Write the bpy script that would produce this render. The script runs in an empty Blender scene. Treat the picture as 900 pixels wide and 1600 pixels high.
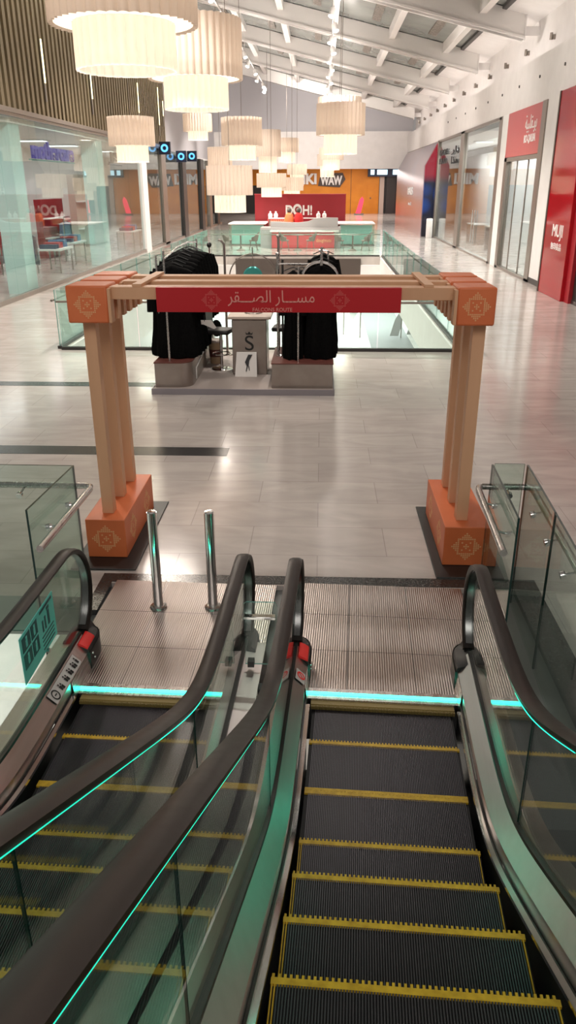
import bpy, math, random
from mathutils import Vector, Matrix
random.seed(7)
SC = bpy.context.scene
COL = SC.collection
PI = math.pi
rad = math.radians
# ---------------------------------------------------------------- materials
def mat(name, color, rough=.5, metal=0., emit=None, es=0., spec=.5, trans=0.):
    m = bpy.data.materials.new(name); m.use_nodes = True
    b = m.node_tree.nodes['Principled BSDF']
    b.inputs['Base Color'].default_value = (*color, 1)
    b.inputs['Roughness'].default_value = rough
    b.inputs['Metallic'].default_value = metal
    b.inputs['Specular IOR Level'].default_value = spec
    if emit:
        b.inputs['Emission Color'].default_value = (*emit, 1)
        b.inputs['Emission Strength'].default_value = es
    return m
def nodes(m):
    nt = m.node_tree
    return nt, nt.nodes['Principled BSDF'], nt.nodes.new, nt.links.new
def noisy(m, scale, a, b, stretch=(1, 1, 1), rough=None, detail=4, bump=0.):
    """object-space noise mixing two base colours; optional roughness range and bump"""
    nt, P, new, link = nodes(m)
    tc = new('ShaderNodeTexCoord'); mp = new('ShaderNodeMapping'); mp.inputs['Scale'].default_value = stretch
    n = new('ShaderNodeTexNoise'); n.inputs['Scale'].default_value = scale; n.inputs['Detail'].default_value = detail
    r = new('ShaderNodeValToRGB'); r.color_ramp.elements[0].position = .3; r.color_ramp.elements[1].position = .7
    r.color_ramp.elements[0].color = (*a, 1); r.color_ramp.elements[1].color = (*b, 1)
    link(tc.outputs['Object'], mp.inputs['Vector']); link(mp.outputs[0], n.inputs['Vector'])
    link(n.outputs['Fac'], r.inputs['Fac']); link(r.outputs['Color'], P.inputs['Base Color'])
    if rough:
        q = new('ShaderNodeMapRange'); q.inputs['To Min'].default_value = rough[0]; q.inputs['To Max'].default_value = rough[1]
        link(n.outputs['Fac'], q.inputs['Value']); link(q.outputs[0], P.inputs['Roughness'])
    if bump:
        bp = new('ShaderNodeBump'); bp.inputs['Strength'].default_value = bump; bp.inputs['Distance'].default_value = .01
        link(n.outputs['Fac'], bp.inputs['Height']); link(bp.outputs[0], P.inputs['Normal'])
    return m
def glass_mat(name, tint, refl=1., rough=.0, body=None, bodyfac=0.):
    """thin architectural glass: tinted see-through with fresnel reflection"""
    m = bpy.data.materials.new(name); m.use_nodes = True
    nt = m.node_tree; nt.nodes.clear(); new = nt.nodes.new; link = nt.links.new
    t = new('ShaderNodeBsdfTransparent'); t.inputs['Color'].default_value = (*tint, 1)
    g = new('ShaderNodeBsdfGlossy'); g.inputs['Roughness'].default_value = rough
    f = new('ShaderNodeLayerWeight'); f.inputs['Blend'].default_value = .5
    q = new('ShaderNodeMath'); q.operation = 'POWER'; q.inputs[1].default_value = 4.6
    k = new('ShaderNodeMath'); k.operation = 'MULTIPLY_ADD'; k.inputs[1].default_value = .9 * refl; k.inputs[2].default_value = .04 * refl; k.use_clamp = True
    mx = new('ShaderNodeMixShader'); out = new('ShaderNodeOutputMaterial')
    link(f.outputs['Facing'], q.inputs[0]); link(q.outputs[0], k.inputs[0]); link(k.outputs[0], mx.inputs[0])
    src = t
    if body:
        d = new('ShaderNodeBsdfDiffuse'); d.inputs['Color'].default_value = (*body, 1)
        m2 = new('ShaderNodeMixShader'); m2.inputs[0].default_value = bodyfac
        link(t.outputs[0], m2.inputs[1]); link(d.outputs[0], m2.inputs[2]); src = m2
    link(src.outputs[0], mx.inputs[1]); link(g.outputs[0], mx.inputs[2]); link(mx.outputs[0], out.inputs['Surface'])
    return m
def emis(name, color, s):
    return mat(name, (0, 0, 0), .6, 0, color, s)

def floor_material():
    m = mat('marble_tiles', (.4, .38, .36), .12)
    nt, P, new, link = nodes(m)
    tc = new('ShaderNodeTexCoord')
    br = new('ShaderNodeTexBrick'); br.offset = .5
    br.inputs['Scale'].default_value = 1; br.inputs['Brick Width'].default_value = 1.2; br.inputs['Row Height'].default_value = .6
    br.inputs['Mortar Size'].default_value = .004; br.inputs['Bias'].default_value = 0.
    br.inputs['Color1'].default_value = (.54, .49, .455, 1); br.inputs['Color2'].default_value = (.49, .44, .41, 1)
    br.inputs['Mortar'].default_value = (.38, .34, .315, 1)
    mp = new('ShaderNodeMapping'); mp.inputs['Scale'].default_value = (.8, 2.2, 1); mp.inputs['Rotation'].default_value = (0, 0, .2)
    n = new('ShaderNodeTexNoise'); n.inputs['Scale'].default_value = 1.6; n.inputs['Detail'].default_value = 7; n.inputs['Distortion'].default_value = 1.2
    r = new('ShaderNodeValToRGB'); r.color_ramp.elements[0].position = .35; r.color_ramp.elements[1].position = .7
    r.color_ramp.elements[0].color = (.88, .87, .86, 1); r.color_ramp.elements[1].color = (1.06, 1.05, 1.04, 1)
    mx = new('ShaderNodeMix'); mx.data_type = 'RGBA'; mx.blend_type = 'MULTIPLY'; mx.inputs['Factor'].default_value = 1
    link(tc.outputs['Object'], br.inputs['Vector']); link(tc.outputs['Object'], mp.inputs['Vector']); link(mp.outputs[0], n.inputs['Vector'])
    link(n.outputs['Fac'], r.inputs['Fac']); link(br.outputs['Color'], mx.inputs[6]); link(r.outputs['Color'], mx.inputs[7])
    link(mx.outputs[2], P.inputs['Base Color'])
    q = new('ShaderNodeMapRange'); q.inputs['To Min'].default_value = .07; q.inputs['To Max'].default_value = .22
    link(n.outputs['Fac'], q.inputs['Value']); link(q.outputs[0], P.inputs['Roughness'])
    return m
def ridged(m, period, axis='X', strength=.6, dist=.004):
    nt, P, new, link = nodes(m)
    tc = new('ShaderNodeTexCoord'); w = new('ShaderNodeTexWave'); w.wave_type = 'BANDS'; w.bands_direction = axis
    w.inputs['Scale'].default_value = 2 * PI / 20 / period * 1.0
    b = new('ShaderNodeBump'); b.inputs['Strength'].default_value = strength; b.inputs['Distance'].default_value = dist
    link(tc.outputs['Object'], w.inputs['Vector']); link(w.outputs['Fac'], b.inputs['Height']); link(b.outputs[0], P.inputs['Normal'])
    return m

M = {}
M['floor'] = floor_material()
M['pit'] = mat('pit_grey_plate', (.16, .17, .165), .4, .3)
M['granite'] = noisy(mat('black_granite', (.03, .028, .028), .2), 60, (.022, .02, .02), (.05, .047, .045))
M['lower_floor'] = noisy(mat('cream_lower_tiles', (.75, .73, .68), .1), 1.5, (.7, .69, .65), (.85, .83, .78))
M['lower_grey'] = mat('lower_floor_grey', (.33, .33, .33), .15)
M['white'] = noisy(mat('white_paint', (.78, .74, .72), .6), 2, (.75, .71, .69), (.80, .76, .74))
M['lilac'] = mat('grey_lilac_paint', (.50, .48, .50), .7)
M['beam'] = mat('beam_white', (.76, .72, .69), .6)
M['roofglass'] = noisy(mat('night_roof_glass', (.2, .21, .2), .12), .6, (.16, .175, .165), (.27, .285, .265), rough=(.08, .3))
M['roofmark'] = noisy(mat('roof_blind', (.2, .17, .14), .6), 14, (.05, .04, .035), (.30, .26, .22))
M['bronze'] = noisy(mat('bronze_slats', (.2, .16, .09), .4, .5), 3, (.22, .17, .10), (.27, .21, .125), stretch=(1, 1, .1))
M['bronze_dark'] = mat('bronze_backing', (.12, .085, .05), .5, .3)
M['steel'] = noisy(mat('brushed_steel', (.55, .52, .50), .26, 1.), 30, (.50, .47, .45), (.58, .55, .53), stretch=(1, .05, 1), rough=(.2, .34))
M['steel_deck'] = noisy(mat('deck_steel', (.50, .46, .44), .3, 1.), 24, (.52, .48, .46), (.58, .54, .52), stretch=(1, .04, 1), rough=(.26, .36))
M['chrome'] = mat('chrome', (.75, .74, .73), .12, 1.)
M['landing'] = ridged(noisy(mat('landing_plate_steel', (.42, .37, .35), .3, 1.), 9, (.40, .355, .34), (.46, .41, .39), stretch=(1, .06, 1), rough=(.26, .36)), .016, 'X', .45, .003)
M['rubber'] = noisy(mat('handrail_rubber', (.016, .011, .0095), .38, spec=.3), 14, (.014, .0095, .008), (.022, .015, .0125), rough=(.3, .42))
M['guide'] = mat('guide_profile_steel', (.22, .22, .22), .25, 1.)
M['black'] = mat('black_plastic', (.012, .012, .012), .4)
M['gasket'] = mat('black_gasket', (.012, .012, .012), .3)
M['step'] = mat('step_aluminium_dark', (.10, .094, .104), .42, .7)
M['step_base'] = mat('step_groove_black', (.006, .006, .007), .6)
M['comb_yellow'] = mat('comb_dull_yellow', (.30, .22, .07), .5)
M['yellow'] = noisy(mat('yellow_step_paint', (.62, .38, .02), .5), 25, (.48, .28, .014), (.74, .47, .03))
M['led'] = emis('comb_green_light', (.03, 1., .62), 8.)
M['led_rail'] = emis('handrail_green_light', (.02, 1., .60), 1.1)
M['led_start'] = emis('handrail_green_light_start', (.02, 1., .60), 1.8)
M['glass'] = glass_mat('balustrade_glass', (.90, .955, .93), 1.0)
M['glass_guard'] = glass_mat('guard_glass', (.84, .92, .89), 1.0)
M['glass_far'] = glass_mat('void_glass', (.86, .95, .92), .8, body=(.45, .75, .68), bodyfac=.02)
M['glass_shop'] = glass_mat('shop_glass', (.86, .92, .91), .8)
M['glass_edge'] = mat('glass_edge_dark', (.01, .035, .03), .15)
M['glass_edge_teal'] = mat('glass_edge_teal', (.12, .34, .30), .2)
M['orange'] = noisy(mat('orange_laminate', (.70, .17, .055), .45), 3, (.66, .155, .05), (.74, .19, .065))
M['tan'] = noisy(mat('tan_wood_laminate', (.70, .40, .23), .5), 5, (.66, .37, .21), (.74, .43, .25), stretch=(1, 1, .15))
M['motif'] = mat('pale_motif_print', (.78, .42, .20), .6)
M['motif_pink'] = mat('pink_motif_print', (.62, .10, .09), .6)
M['letter_pink'] = mat('pink_lettering', (.80, .33, .28), .6)
M['red_sign'] = mat('red_sign_board', (.50, .012, .018), .4)
M['red'] = mat('red_lacquer', (.34, .007, .012), .08)
M['red_matt'] = mat('red_wall_paint', (.30, .006, .014), .5)
M['red_pale'] = mat('rose_red_panel', (.50, .06, .065), .3)
M['redplastic'] = mat('red_emergency_cover', (.75, .03, .03), .25, emit=(1, .05, .04), es=.08)
M['brown'] = mat('dark_brown_fascia', (.075, .055, .045), .5)
M['frame'] = mat('taupe_frame', (.27, .23, .20), .35, .6)
M['darkframe'] = mat('dark_frame', (.05, .045, .043), .4, .4)
M['whiteframe'] = mat('white_frame', (.8, .78, .76), .5)
M['teal_col'] = mat('pale_teal_column', (.62, .80, .77), .4)
M['cloth'] = noisy(mat('black_cloth', (.003, .003, .003), .95, spec=.08), 40, (.002, .002, .002), (.005, .005, .005))
M['plinth'] = noisy(mat('taupe_plinth_steel', (.36, .31, .28), .32, .9), 3, (.33, .28, .25), (.42, .37, .34), rough=(.26, .38))
M['plinth_top'] = mat('red_brown_top', (.14, .045, .035), .4)
M['platform'] = mat('platform_grey', (.36, .30, .27), .6)
M['platform_edge'] = mat('platform_edge_lilac', (.27, .25, .27), .4)
M['cream'] = mat('cream_lacquer', (.55, .45, .38), .3)
M['card'] = mat('white_card', (.72, .68, .64), .6)
M['ink'] = mat('black_ink', (.01, .01, .01), .6)
M['orangewall'] = noisy(mat('orange_store_wall', (.72, .25, .015), .5), 1, (.66, .22, .012), (.76, .28, .02))
M['white_letter'] = mat('white_letter', (.85, .83, .80), .5)
M['blue_letter'] = mat('deep_blue_letter', (.03, .02, .30), .4, emit=(.03, .02, .5), es=.12)
M['shade_up'] = None
M['grey_stone'] = mat('grey_stone_counter', (.33, .32, .31), .35)
M['cup'] = mat('kraft_cup', (.52, .36, .22), .6)
M['scarf'] = mat('red_scarf', (.6, .02, .02), .8)
M['leather'] = mat('black_leather', (.02, .018, .018), .4)
M['skin_chair'] = mat('taupe_chair_shell', (.18, .14, .115), .5)
M['teal_disc'] = mat('teal_mirror_disc', (.06, .36, .32), .2, .3)
M['hoard'] = noisy(mat('hoarding_silver', (.40, .34, .40), .22, .55), .35, (.36, .33, .40), (.46, .35, .38))
M['bulb'] = emis('spot_lamp_face', (1, .97, .93), 14.)
M['bulb_warm'] = emis('lamp_diffuser', (1, .84, .66), 1.5)
M['strip'] = emis('wall_strip_light', (1, .88, .50), 2.6)
M['shoplight'] = emis('shop_ceiling_panel', (1, .97, .95), 2.4)
M['lowerlight'] = emis('lower_shop_window', (1, .99, .95), 1.9)
M['neon'] = emis('red_neon', (1, .04, .08), 2.2)
M['bluelit'] = emis('lit_blue_sign', (.12, .5, 1), 1.8)
M['whitelit'] = emis('lit_white_sign', (.6, .9, 1), 2.2)
M['navy'] = mat('navy_sign_box', (.01, .015, .04), .4)
M['notice'] = glass_mat('teal_notice_film', (.35, .9, .82), .6, .1, body=(.20, .85, .75), bodyfac=.85)
M['notice_ink'] = mat('dark_teal_ink', (.01, .10, .10), .5)
M['sticker'] = mat('sticker_white', (.66, .62, .60), .5)
def screen_mat():
    m = mat('led_screen', (.01, .01, .02), .2)
    nt, P, new, link = nodes(m)
    tc = new('ShaderNodeTexCoord'); v = new('ShaderNodeTexVoronoi'); v.inputs['Scale'].default_value = .9
    r = new('ShaderNodeValToRGB'); e = r.color_ramp.elements
    e[0].position = .15; e[0].color = (.0, .12, .55, 1); e[1].position = .62; e[1].color = (.0, .006, .035, 1)
    x = r.color_ramp.elements.new(.45); x.color = (.0, .05, .28, 1)
    sp = new('ShaderNodeSeparateXYZ'); g = new('ShaderNodeMapRange'); g.inputs['From Min'].default_value = 3.05; g.inputs['From Max'].default_value = 3.5
    mx = new('ShaderNodeMix'); mx.data_type = 'RGBA'; mx.inputs[7].default_value = (.55, .005, .03, 1)
    lo = new('ShaderNodeMapRange'); lo.inputs['From Min'].default_value = .9; lo.inputs['From Max'].default_value = 1.5
    ml = new('ShaderNodeMix'); ml.data_type = 'RGBA'; ml.inputs[6].default_value = (.001, .001, .003, 1)
    link(tc.outputs['Object'], v.inputs['Vector']); link(v.outputs['Distance'], r.inputs['Fac'])
    link(tc.outputs['Object'], sp.inputs[0]); link(sp.outputs['Z'], g.inputs['Value']); link(sp.outputs['Z'], lo.inputs['Value'])
    link(g.outputs[0], mx.inputs['Factor']); link(r.outputs[0], mx.inputs[6])
    link(lo.outputs[0], ml.inputs['Factor']); link(mx.outputs[2], ml.inputs[7])
    link(ml.outputs[2], P.inputs['Emission Color']); P.inputs['Emission Strength'].default_value = .5
    return m
M['screen'] = screen_mat()
def shade_mat(name, base, trans, em, es):
    m = bpy.data.materials.new(name); m.use_nodes = True
    nt = m.node_tree; nt.nodes.clear(); new = nt.nodes.new; link = nt.links.new
    d = new('ShaderNodeBsdfDiffuse'); d.inputs['Color'].default_value = (*base, 1)
    t = new('ShaderNodeBsdfTranslucent'); t.inputs['Color'].default_value = (*trans, 1)
    e = new('ShaderNodeEmission'); e.inputs['Color'].default_value = (*em, 1); e.inputs['Strength'].default_value = es
    m1 = new('ShaderNodeMixShader'); m1.inputs[0].default_value = .5
    a = new('ShaderNodeAddShader'); o = new('ShaderNodeOutputMaterial')
    link(d.outputs[0], m1.inputs[1]); link(t.outputs[0], m1.inputs[2]); link(m1.outputs[0], a.inputs[0]); link(e.outputs[0], a.inputs[1]); link(a.outputs[0], o.inputs['Surface'])
    return m
M['shade_up'] = shade_mat('pleated_shade_upper', (.54, .47, .41), (.60, .51, .43), (1, .72, .56), .10)
M['shade_low'] = shade_mat('pleated_shade_lower', (.60, .53, .47), (.66, .56, .47), (1, .78, .62), .18)

# ---------------------------------------------------------------- mesh builder
class MB:
    def __init__(s): s.v = []; s.f = []; s.m = []
    def add(s, vs, fs, mi=0):
        o = len(s.v); s.v += [tuple(v) for v in vs]
        for f in fs: s.f.append(tuple(i + o for i in f)); s.m.append(mi)
        return s
    def box(s, x0, x1, y0, y1, z0, z1, mi=0, T=None):
        vs = [Vector((x, y, z)) for z in (z0, z1) for y in (y0, y1) for x in (x0, x1)]
        if T: vs = [T @ v for v in vs]
        return s.add(vs, [(0, 2, 3, 1), (4, 5, 7, 6), (0, 1, 5, 4), (2, 6, 7, 3), (0, 4, 6, 2), (1, 3, 7, 5)], mi)
    def prism(s, pts, d, mi=0, edge=None):
        """planar polygon pts (3D) extruded by vector d; edge = material of the rim"""
        n = len(pts); d = Vector(d); a = [Vector(p) for p in pts]; b = [p + d for p in a]
        s.add(a + b, [tuple(range(n))[::-1], tuple(range(n, 2 * n))], mi)
        s.add(a + b, [(i, (i + 1) % n, n + (i + 1) % n, n + i) for i in range(n)], mi if edge is None else edge)
        return s
    def strip(s, lower, upper, d, mi=0, edge=None):
        """band between two equal-length 3D polylines, thickened by vector d"""
        n = len(lower); d = Vector(d); A = [Vector(p) for p in lower]; B = [Vector(p) for p in upper]
        vs = A + B + [p + d for p in A] + [p + d for p in B]
        s.add(vs, [(i, i + 1, n + i + 1, n + i) for i in range(n - 1)] + [(2*n + i + 1, 2*n + i, 3*n + i, 3*n + i + 1) for i in range(n - 1)], mi)
        e = mi if edge is None else edge
        s.add(vs, [(i + 1, i, 2*n + i, 2*n + i + 1) for i in range(n - 1)] + [(n + i, n + i + 1, 3*n + i + 1, 3*n + i) for i in range(n - 1)]
              + [(0, n, 3*n, 2*n), (n - 1, 3*n - 1, 4*n - 1, 2*n - 1)], e)
        return s
    def sweep(s, path, prof, side=None, closed_prof=True, mi=0, caps=True):
        """sweep 2D profile (a, b) along path in 3D: a along the fixed side vector, b along the path normal"""
        n = len(path); P = [Vector(p) for p in path]; k = len(prof); vs = []
        for i in range(n):
            t = (P[min(i + 1, n - 1)] - P[max(i - 1, 0)]).normalized()
            if side is not None: a = Vector(side)
            else:
                a = t.cross(Vector((0, 0, 1)))
                a = a.normalized() if a.length > 1e-4 else Vector((1, 0, 0))
            b = a.cross(t).normalized()
            vs += [P[i] + a * u + b * w for u, w in prof]
        kk = k if closed_prof else k - 1
        fs = [(i * k + j, i * k + (j + 1) % k, (i + 1) * k + (j + 1) % k, (i + 1) * k + j) for i in range(n - 1) for j in range(kk)]
        if caps and closed_prof: fs += [tuple(range(k))[::-1], tuple((n - 1) * k + j for j in range(k))]
        return s.add(vs, fs, mi)
    def tube(s, path, r, n=10, mi=0):
        P = [Vector(p) for p in path]; vs = []; m = len(P); up = Vector((0, 0, 1))
        t0 = (P[1] - P[0]).normalized(); a = t0.cross(up)
        a = a.normalized() if a.length > 1e-3 else Vector((1, 0, 0))
        for i in range(m):
            t = (P[min(i + 1, m - 1)] - P[max(i - 1, 0)]).normalized()
            a = (a - t * a.dot(t)); a = a.normalized() if a.length > 1e-5 else t.orthogonal().normalized()
            b = t.cross(a); rr = r[i] if isinstance(r, (list, tuple)) else r
            vs += [P[i] + (a * math.cos(2*PI*j/n) + b * math.sin(2*PI*j/n)) * rr for j in range(n)]
        fs = [(i*n + j, i*n + (j+1) % n, (i+1)*n + (j+1) % n, (i+1)*n + j) for i in range(m - 1) for j in range(n)]
        fs += [tuple(range(n))[::-1], tuple((m-1)*n + j for j in range(n))]
        return s.add(vs, fs, mi)
    def lathe(s, prof, n=24, c=(0, 0, 0), mi=0, wave=0., waves=0):
        vs = []; k = len(prof)
        for i in range(n):
            a = 2*PI*i/n; w = 1 + wave * math.cos(waves * a)
            vs += [(c[0] + r*w*math.cos(a), c[1] + r*w*math.sin(a), c[2] + z) for r, z in prof]
        fs = [(i*k + j, ((i+1) % n)*k + j, ((i+1) % n)*k + j + 1, i*k + j + 1) for i in range(n) for j in range(k - 1)]
        return s.add(vs, fs, mi)
    def sphere(s, c, r, n=12, sz=1., mi=0):
        prof = [(max(r*math.sin(PI*i/(n//2+2)), 1e-4), -r*sz*math.cos(PI*i/(n//2+2))) for i in range(n//2 + 3)]
        return s.lathe(prof, n, c, mi)
    def mesh(s, name, mats):
        me = bpy.data.meshes.new(name); me.from_pydata(s.v, [], s.f)
        for m in (mats if isinstance(mats, (list, tuple)) else [mats]): me.materials.append(m)
        me.polygons.foreach_set('material_index', s.m)
        return me
    def build(s, name, mats, parent=None, smooth=35, bevel=0., loc=None, local=False):
        me = s.mesh(name, mats)
        import bmesh
        bm = bmesh.new(); bm.from_mesh(me); bmesh.ops.recalc_face_normals(bm, faces=bm.faces); bm.to_mesh(me); bm.free()
        if smooth:
            me.polygons.foreach_set('use_smooth', [True] * len(me.polygons)); me.set_sharp_from_angle(angle=rad(smooth))
        o = bpy.data.objects.new(name, me); COL.objects.link(o)
        if parent is not None:
            o.parent = parent
            if not local: o.matrix_parent_inverse = wm(parent).inverted()
        if loc: o.location = loc
        if bevel:
            b = o.modifiers.new('bevel', 'BEVEL'); b.width = bevel; b.segments = 2; b.limit_method = 'ANGLE'
        return o
def wm(o):
    m = Matrix.LocRotScale(o.location, o.rotation_euler, o.scale)
    return (wm(o.parent) @ o.matrix_parent_inverse @ m) if o.parent else m
def tag(o, label, cat, group=None):
    o['label'] = label; o['category'] = cat
    if group: o['group'] = group
    return o
def thing(name, label, cat, loc=(0, 0, 0), rz=0., group=None):
    o = bpy.data.objects.new(name, None); COL.objects.link(o)
    o.location = loc; o.rotation_euler = (0, 0, rz); o.empty_display_size = .1
    return tag(o, label, cat, group)
def structure(o):
    o['kind'] = 'structure'; return o
def kids(o): return [c for c in COL.objects if c.parent is o]
def dup(root, label, loc=None, rz=None, group=None):
    def cp(o, p):
        c = o.copy(); COL.objects.link(c); c.parent = p
        for ch in kids(o): cp(ch, c)
        return c
    src = kids(root)
    r = root.copy(); COL.objects.link(r)
    if loc: r.location = loc
    if rz is not None: r.rotation_euler = (0, 0, rz)
    r['label'] = label
    if group: r['group'] = group
    for ch in src: cp(ch, r)
    return r
def box(name, m, x0, x1, y0, y1, z0, z1, parent=None, bevel=0., local=False):
    return MB().box(x0, x1, y0, y1, z0, z1).build(name, m, parent, bevel=bevel, local=local)
def text(name, body, m, parent, size, loc, rot, ext=.004, width=None, height=None, space=1., local=False, per_glyph=False, bold=0.):
    """lettering as real thin extruded mesh"""
    def tm(b):
        c = bpy.data.curves.new('tmp', 'FONT'); c.body = b; c.size = 1; c.extrude = .01; c.offset = bold; c.space_character = space
        o = bpy.data.objects.new('tmp', c); COL.objects.link(o); bpy.context.view_layer.update()
        me = bpy.data.meshes.new_from_object(o.evaluated_get(bpy.context.evaluated_depsgraph_get()))
        bpy.data.objects.remove(o); bpy.data.curves.remove(c); return me
    mb = MB()
    if per_glyph:
        bar = max(v.co.x for v in tm('|').vertices)
        for i, ch in enumerate(body):
            if ch == ' ': continue
            off = (max(v.co.x for v in tm(body[:i] + '|').vertices) - bar) if i else 0
            me = tm(ch); mb.add([(v.co.x + off, v.co.y, v.co.z) for v in me.vertices], [tuple(p.vertices) for p in me.polygons])
    else:
        me = tm(body); mb.add([tuple(v.co) for v in me.vertices], [tuple(p.vertices) for p in me.polygons])
    xs = [v[0] for v in mb.v]; ys = [v[1] for v in mb.v]
    cx, cy = (min(xs) + max(xs)) / 2, (min(ys) + max(ys)) / 2
    sx = (width / (max(xs) - min(xs))) if width else size
    sy = (height / (max(ys) - min(ys))) if height else (sx if width else size)
    mb.v = [((x - cx) * sx, (y - cy) * sy, z / .01 * ext) for x, y, z in mb.v]
    T = Matrix.Translation(loc) @ rot
    mb.v = [tuple(T @ Vector(v)) for v in mb.v]
    return mb.build(name, m, parent, smooth=0, local=local)
FRONT = Matrix.Rotation(PI/2, 4, 'X')                                   # faces -Y
EAST = Matrix.Rotation(PI/2, 4, 'Z') @ Matrix.Rotation(PI/2, 4, 'X')    # faces +X
WEST = Matrix.Rotation(-PI/2, 4, 'Z') @ Matrix.Rotation(PI/2, 4, 'X')   # faces -X
def motif_mb(cx, y, cz, size, yface=True):
    """square ring with stepped diamonds: little raised dots on a 15 x 15 grid on a plane facing -Y"""
    mb = MB(); g = size / 15
    for i in range(-7, 8):
        for j in range(-7, 8):
            a, b = abs(i), abs(j); on = False
            if max(a, b) == 4: on = True
            elif max(a, b) > 4 and min(a, b) <= 7 - max(a, b): on = True
            elif a == b == 2 or (a + b == 1) or (a == b == 0): on = True
            elif max(a, b) == 4 and min(a, b) == 4: on = True
            if on:
                mb.box(cx + (i-.36)*g, cx + (i+.36)*g, y - .0015, y + .001, cz + (j-.36)*g, cz + (j+.36)*g)
    return mb

# ---------------------------------------------------------------- camera
H = 2.96
cd = bpy.data.cameras.new('camera'); cam = bpy.data.objects.new('camera', cd); COL.objects.link(cam)
cd.sensor_fit = 'VERTICAL'; cd.sensor_height = 36; cd.sensor_width = 36 * 9 / 16; cd.lens = 1202 / 1600 * 36
cd.clip_end = 300; cd.clip_start = .02
p_, y_, r_ = rad(23.04), rad(-2.42), rad(-.14)
fw = Vector((math.sin(y_)*math.cos(p_), math.cos(y_)*math.cos(p_), -math.sin(p_)))
rt = Vector((math.cos(y_), -math.sin(y_), 0)); up = rt.cross(fw)
c_, s_ = math.cos(r_), math.sin(r_)
rt, up = c_*rt + s_*up, -s_*rt + c_*up
cam.matrix_world = Matrix(((rt.x, up.x, -fw.x, 0), (rt.y, up.y, -fw.y, 0), (rt.z, up.z, -fw.z, H), (0, 0, 0, 1)))
SC.camera = cam
# ---------------------------------------------------------------- setting: floors
fl = MB()
T = .35
for x0, x1, y0, y1 in [(-14, 12, 5.56, 15.0), (-14, -5.05, 15.0, 36.2), (2.65, 12, 15.0, 36.2), (-14, 12, 36.2, 100),
                       (1.76, 12, -4, 5.56), (-14, -1.76, 5.2, 5.56), (-1.76, 1.76, 5.44, 5.56)]:
    fl.box(x0, x1, y0, y1, -T, 0)
structure(fl.build('floor', M['floor'], smooth=0))
lf = MB(); lf.box(-16, 14, -6, 70, -5.3, -5.0); structure(lf.build('floor_lower', M['lower_floor'], smooth=0))
structure(box('floor_lower_grey_strip', M['lower_grey'], 2.7, 4.95, 22, 69.8, -5.0, -4.99))  # darker grey strip laid along the lower floor
# dark inlaid bands
structure(box('trim_1', M['granite'], -14, -1.09, 8.62, 8.93, -.001, .003))
structure(box('trim_2', M['granite'], -14, -2.55, 11.98, 12.25, -.001, .003))
# granite frame of the escalator pit
structure(MB().box(-1.76, 1.76, 5.46, 5.60, -.02, .004).box(1.56, 1.76, 3.0, 5.46, -.35, .004).box(-1.76, -1.66, 5.0, 5.46, -.35, .004).build('trim_3', M['granite'], smooth=0))
structure(MB().box(-1.70, 1.60, 4.02, 5.46, -.35, -.04).box(1.125, 1.60, 3.0, 4.02, -.35, -.04).build('floor_pit_slab', M['pit'], smooth=0))
structure(MB().box(-14, -5.05, 36.0, 36.2, -1.4, -.35).box(1.75, 12, 36.0, 36.2, -1.4, -.35).box(-5.05, -3.85, 36.0, 36.2, -1.4, -.35).build('trim_4', M['white'], smooth=0))
structure(box('trim_5', M['brown'], -3.85, 1.75, 36.0, 36.2, -1.6, -.08))
# slab fascias and lower level
structure(box('wall_lower_right', M['white'], 7.2, 7.5, -6, 70, -5, -.35))
structure(box('wall_lower_left', M['white'], -9.5, -9.2, -6, 70, -5, -.35))
structure(box('wall_lower_end', M['white'], -9.2, 7.2, 69.7, 70, -5, -.35))
structure(MB().box(-5.05, -5.0, 15.0, 36.0, -1.0, -.02).box(2.60, 2.65, 15.0, 36.0, -1.0, -.02).box(-5.05, 2.65, 14.95, 15.02, -1.0, -.02).build('trim_6', M['white'], smooth=0))

# ---------------------------------------------------------------- setting: right wall
RX = 6.8
structure(MB().box(RX, RX+.3, -2, 69, 5.32, 6.68).box(RX+.58, RX+.9, -2, 69, 6.5, 9.6).box(RX+.3, RX+.58, -2, 69, 6.56, 6.64).build('wall_right', M['white'], smooth=0))
structure(MB().box(RX-.02, RX+.4, 24.3, 26.5, 0, 5.32).build('wall_right_pier', M['white'], smooth=0))
structure(box('baseboard_right', M['darkframe'], RX-.035, RX+.3, 24.25, 26.5, 0, .17))
structure(box('wall_right_column', M['whiteframe'], RX-.04, RX+.4, 31.75, 32.75, 0, 5.32))
structure(MB().box(RX+3.4, RX+3.7, 15, 100, 0, 4.74).build('wall_right_shop_back', M['white'], smooth=0))
structure(MB().box(RX+.3, RX+3.5, 24.3, 74, 5.1, 5.3).build('ceiling_right_shop', M['white'], smooth=0))
# red portal nearest on the right (projects from the wall)
rp = thing('shop_portal', 'glossy red shop portal at the right edge with white lettering', 'shop portal', (6.6, 22.5, 0))
MB().box(6.52, 6.79, 21.9, 24.2, 0, 5.32).build('panel', M['red'], rp, bevel=.01)
box('return_panel', M['red_matt'], 6.62, 6.79, 21.5, 21.89, .0, 5.32, rp)
box('head_panel', M['red'], 6.62, 6.79, 14, 21.5, 3.3, 5.32, rp)
box('dark_opening', M['black'], 6.72, 6.79, 14, 21.5, .1, 3.3, rp)
box('threshold', M['granite'], 6.70, 6.79, 14, 21.5, 0, .1, rp)
box('edge_trim', M['brown'], 6.5, 6.6, 24.2, 24.3, 0, 5.32, rp)
text('lettering', 'MUJI', M['white_letter'], rp, .5, (6.515, 22.92, 1.72), WEST, .006, width=1.0, height=.42)
text('lettering', '無印良品', M['white_letter'], rp, .5, (6.515, 22.92, 1.36), WEST, .006, width=1.0, height=.19)
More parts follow.
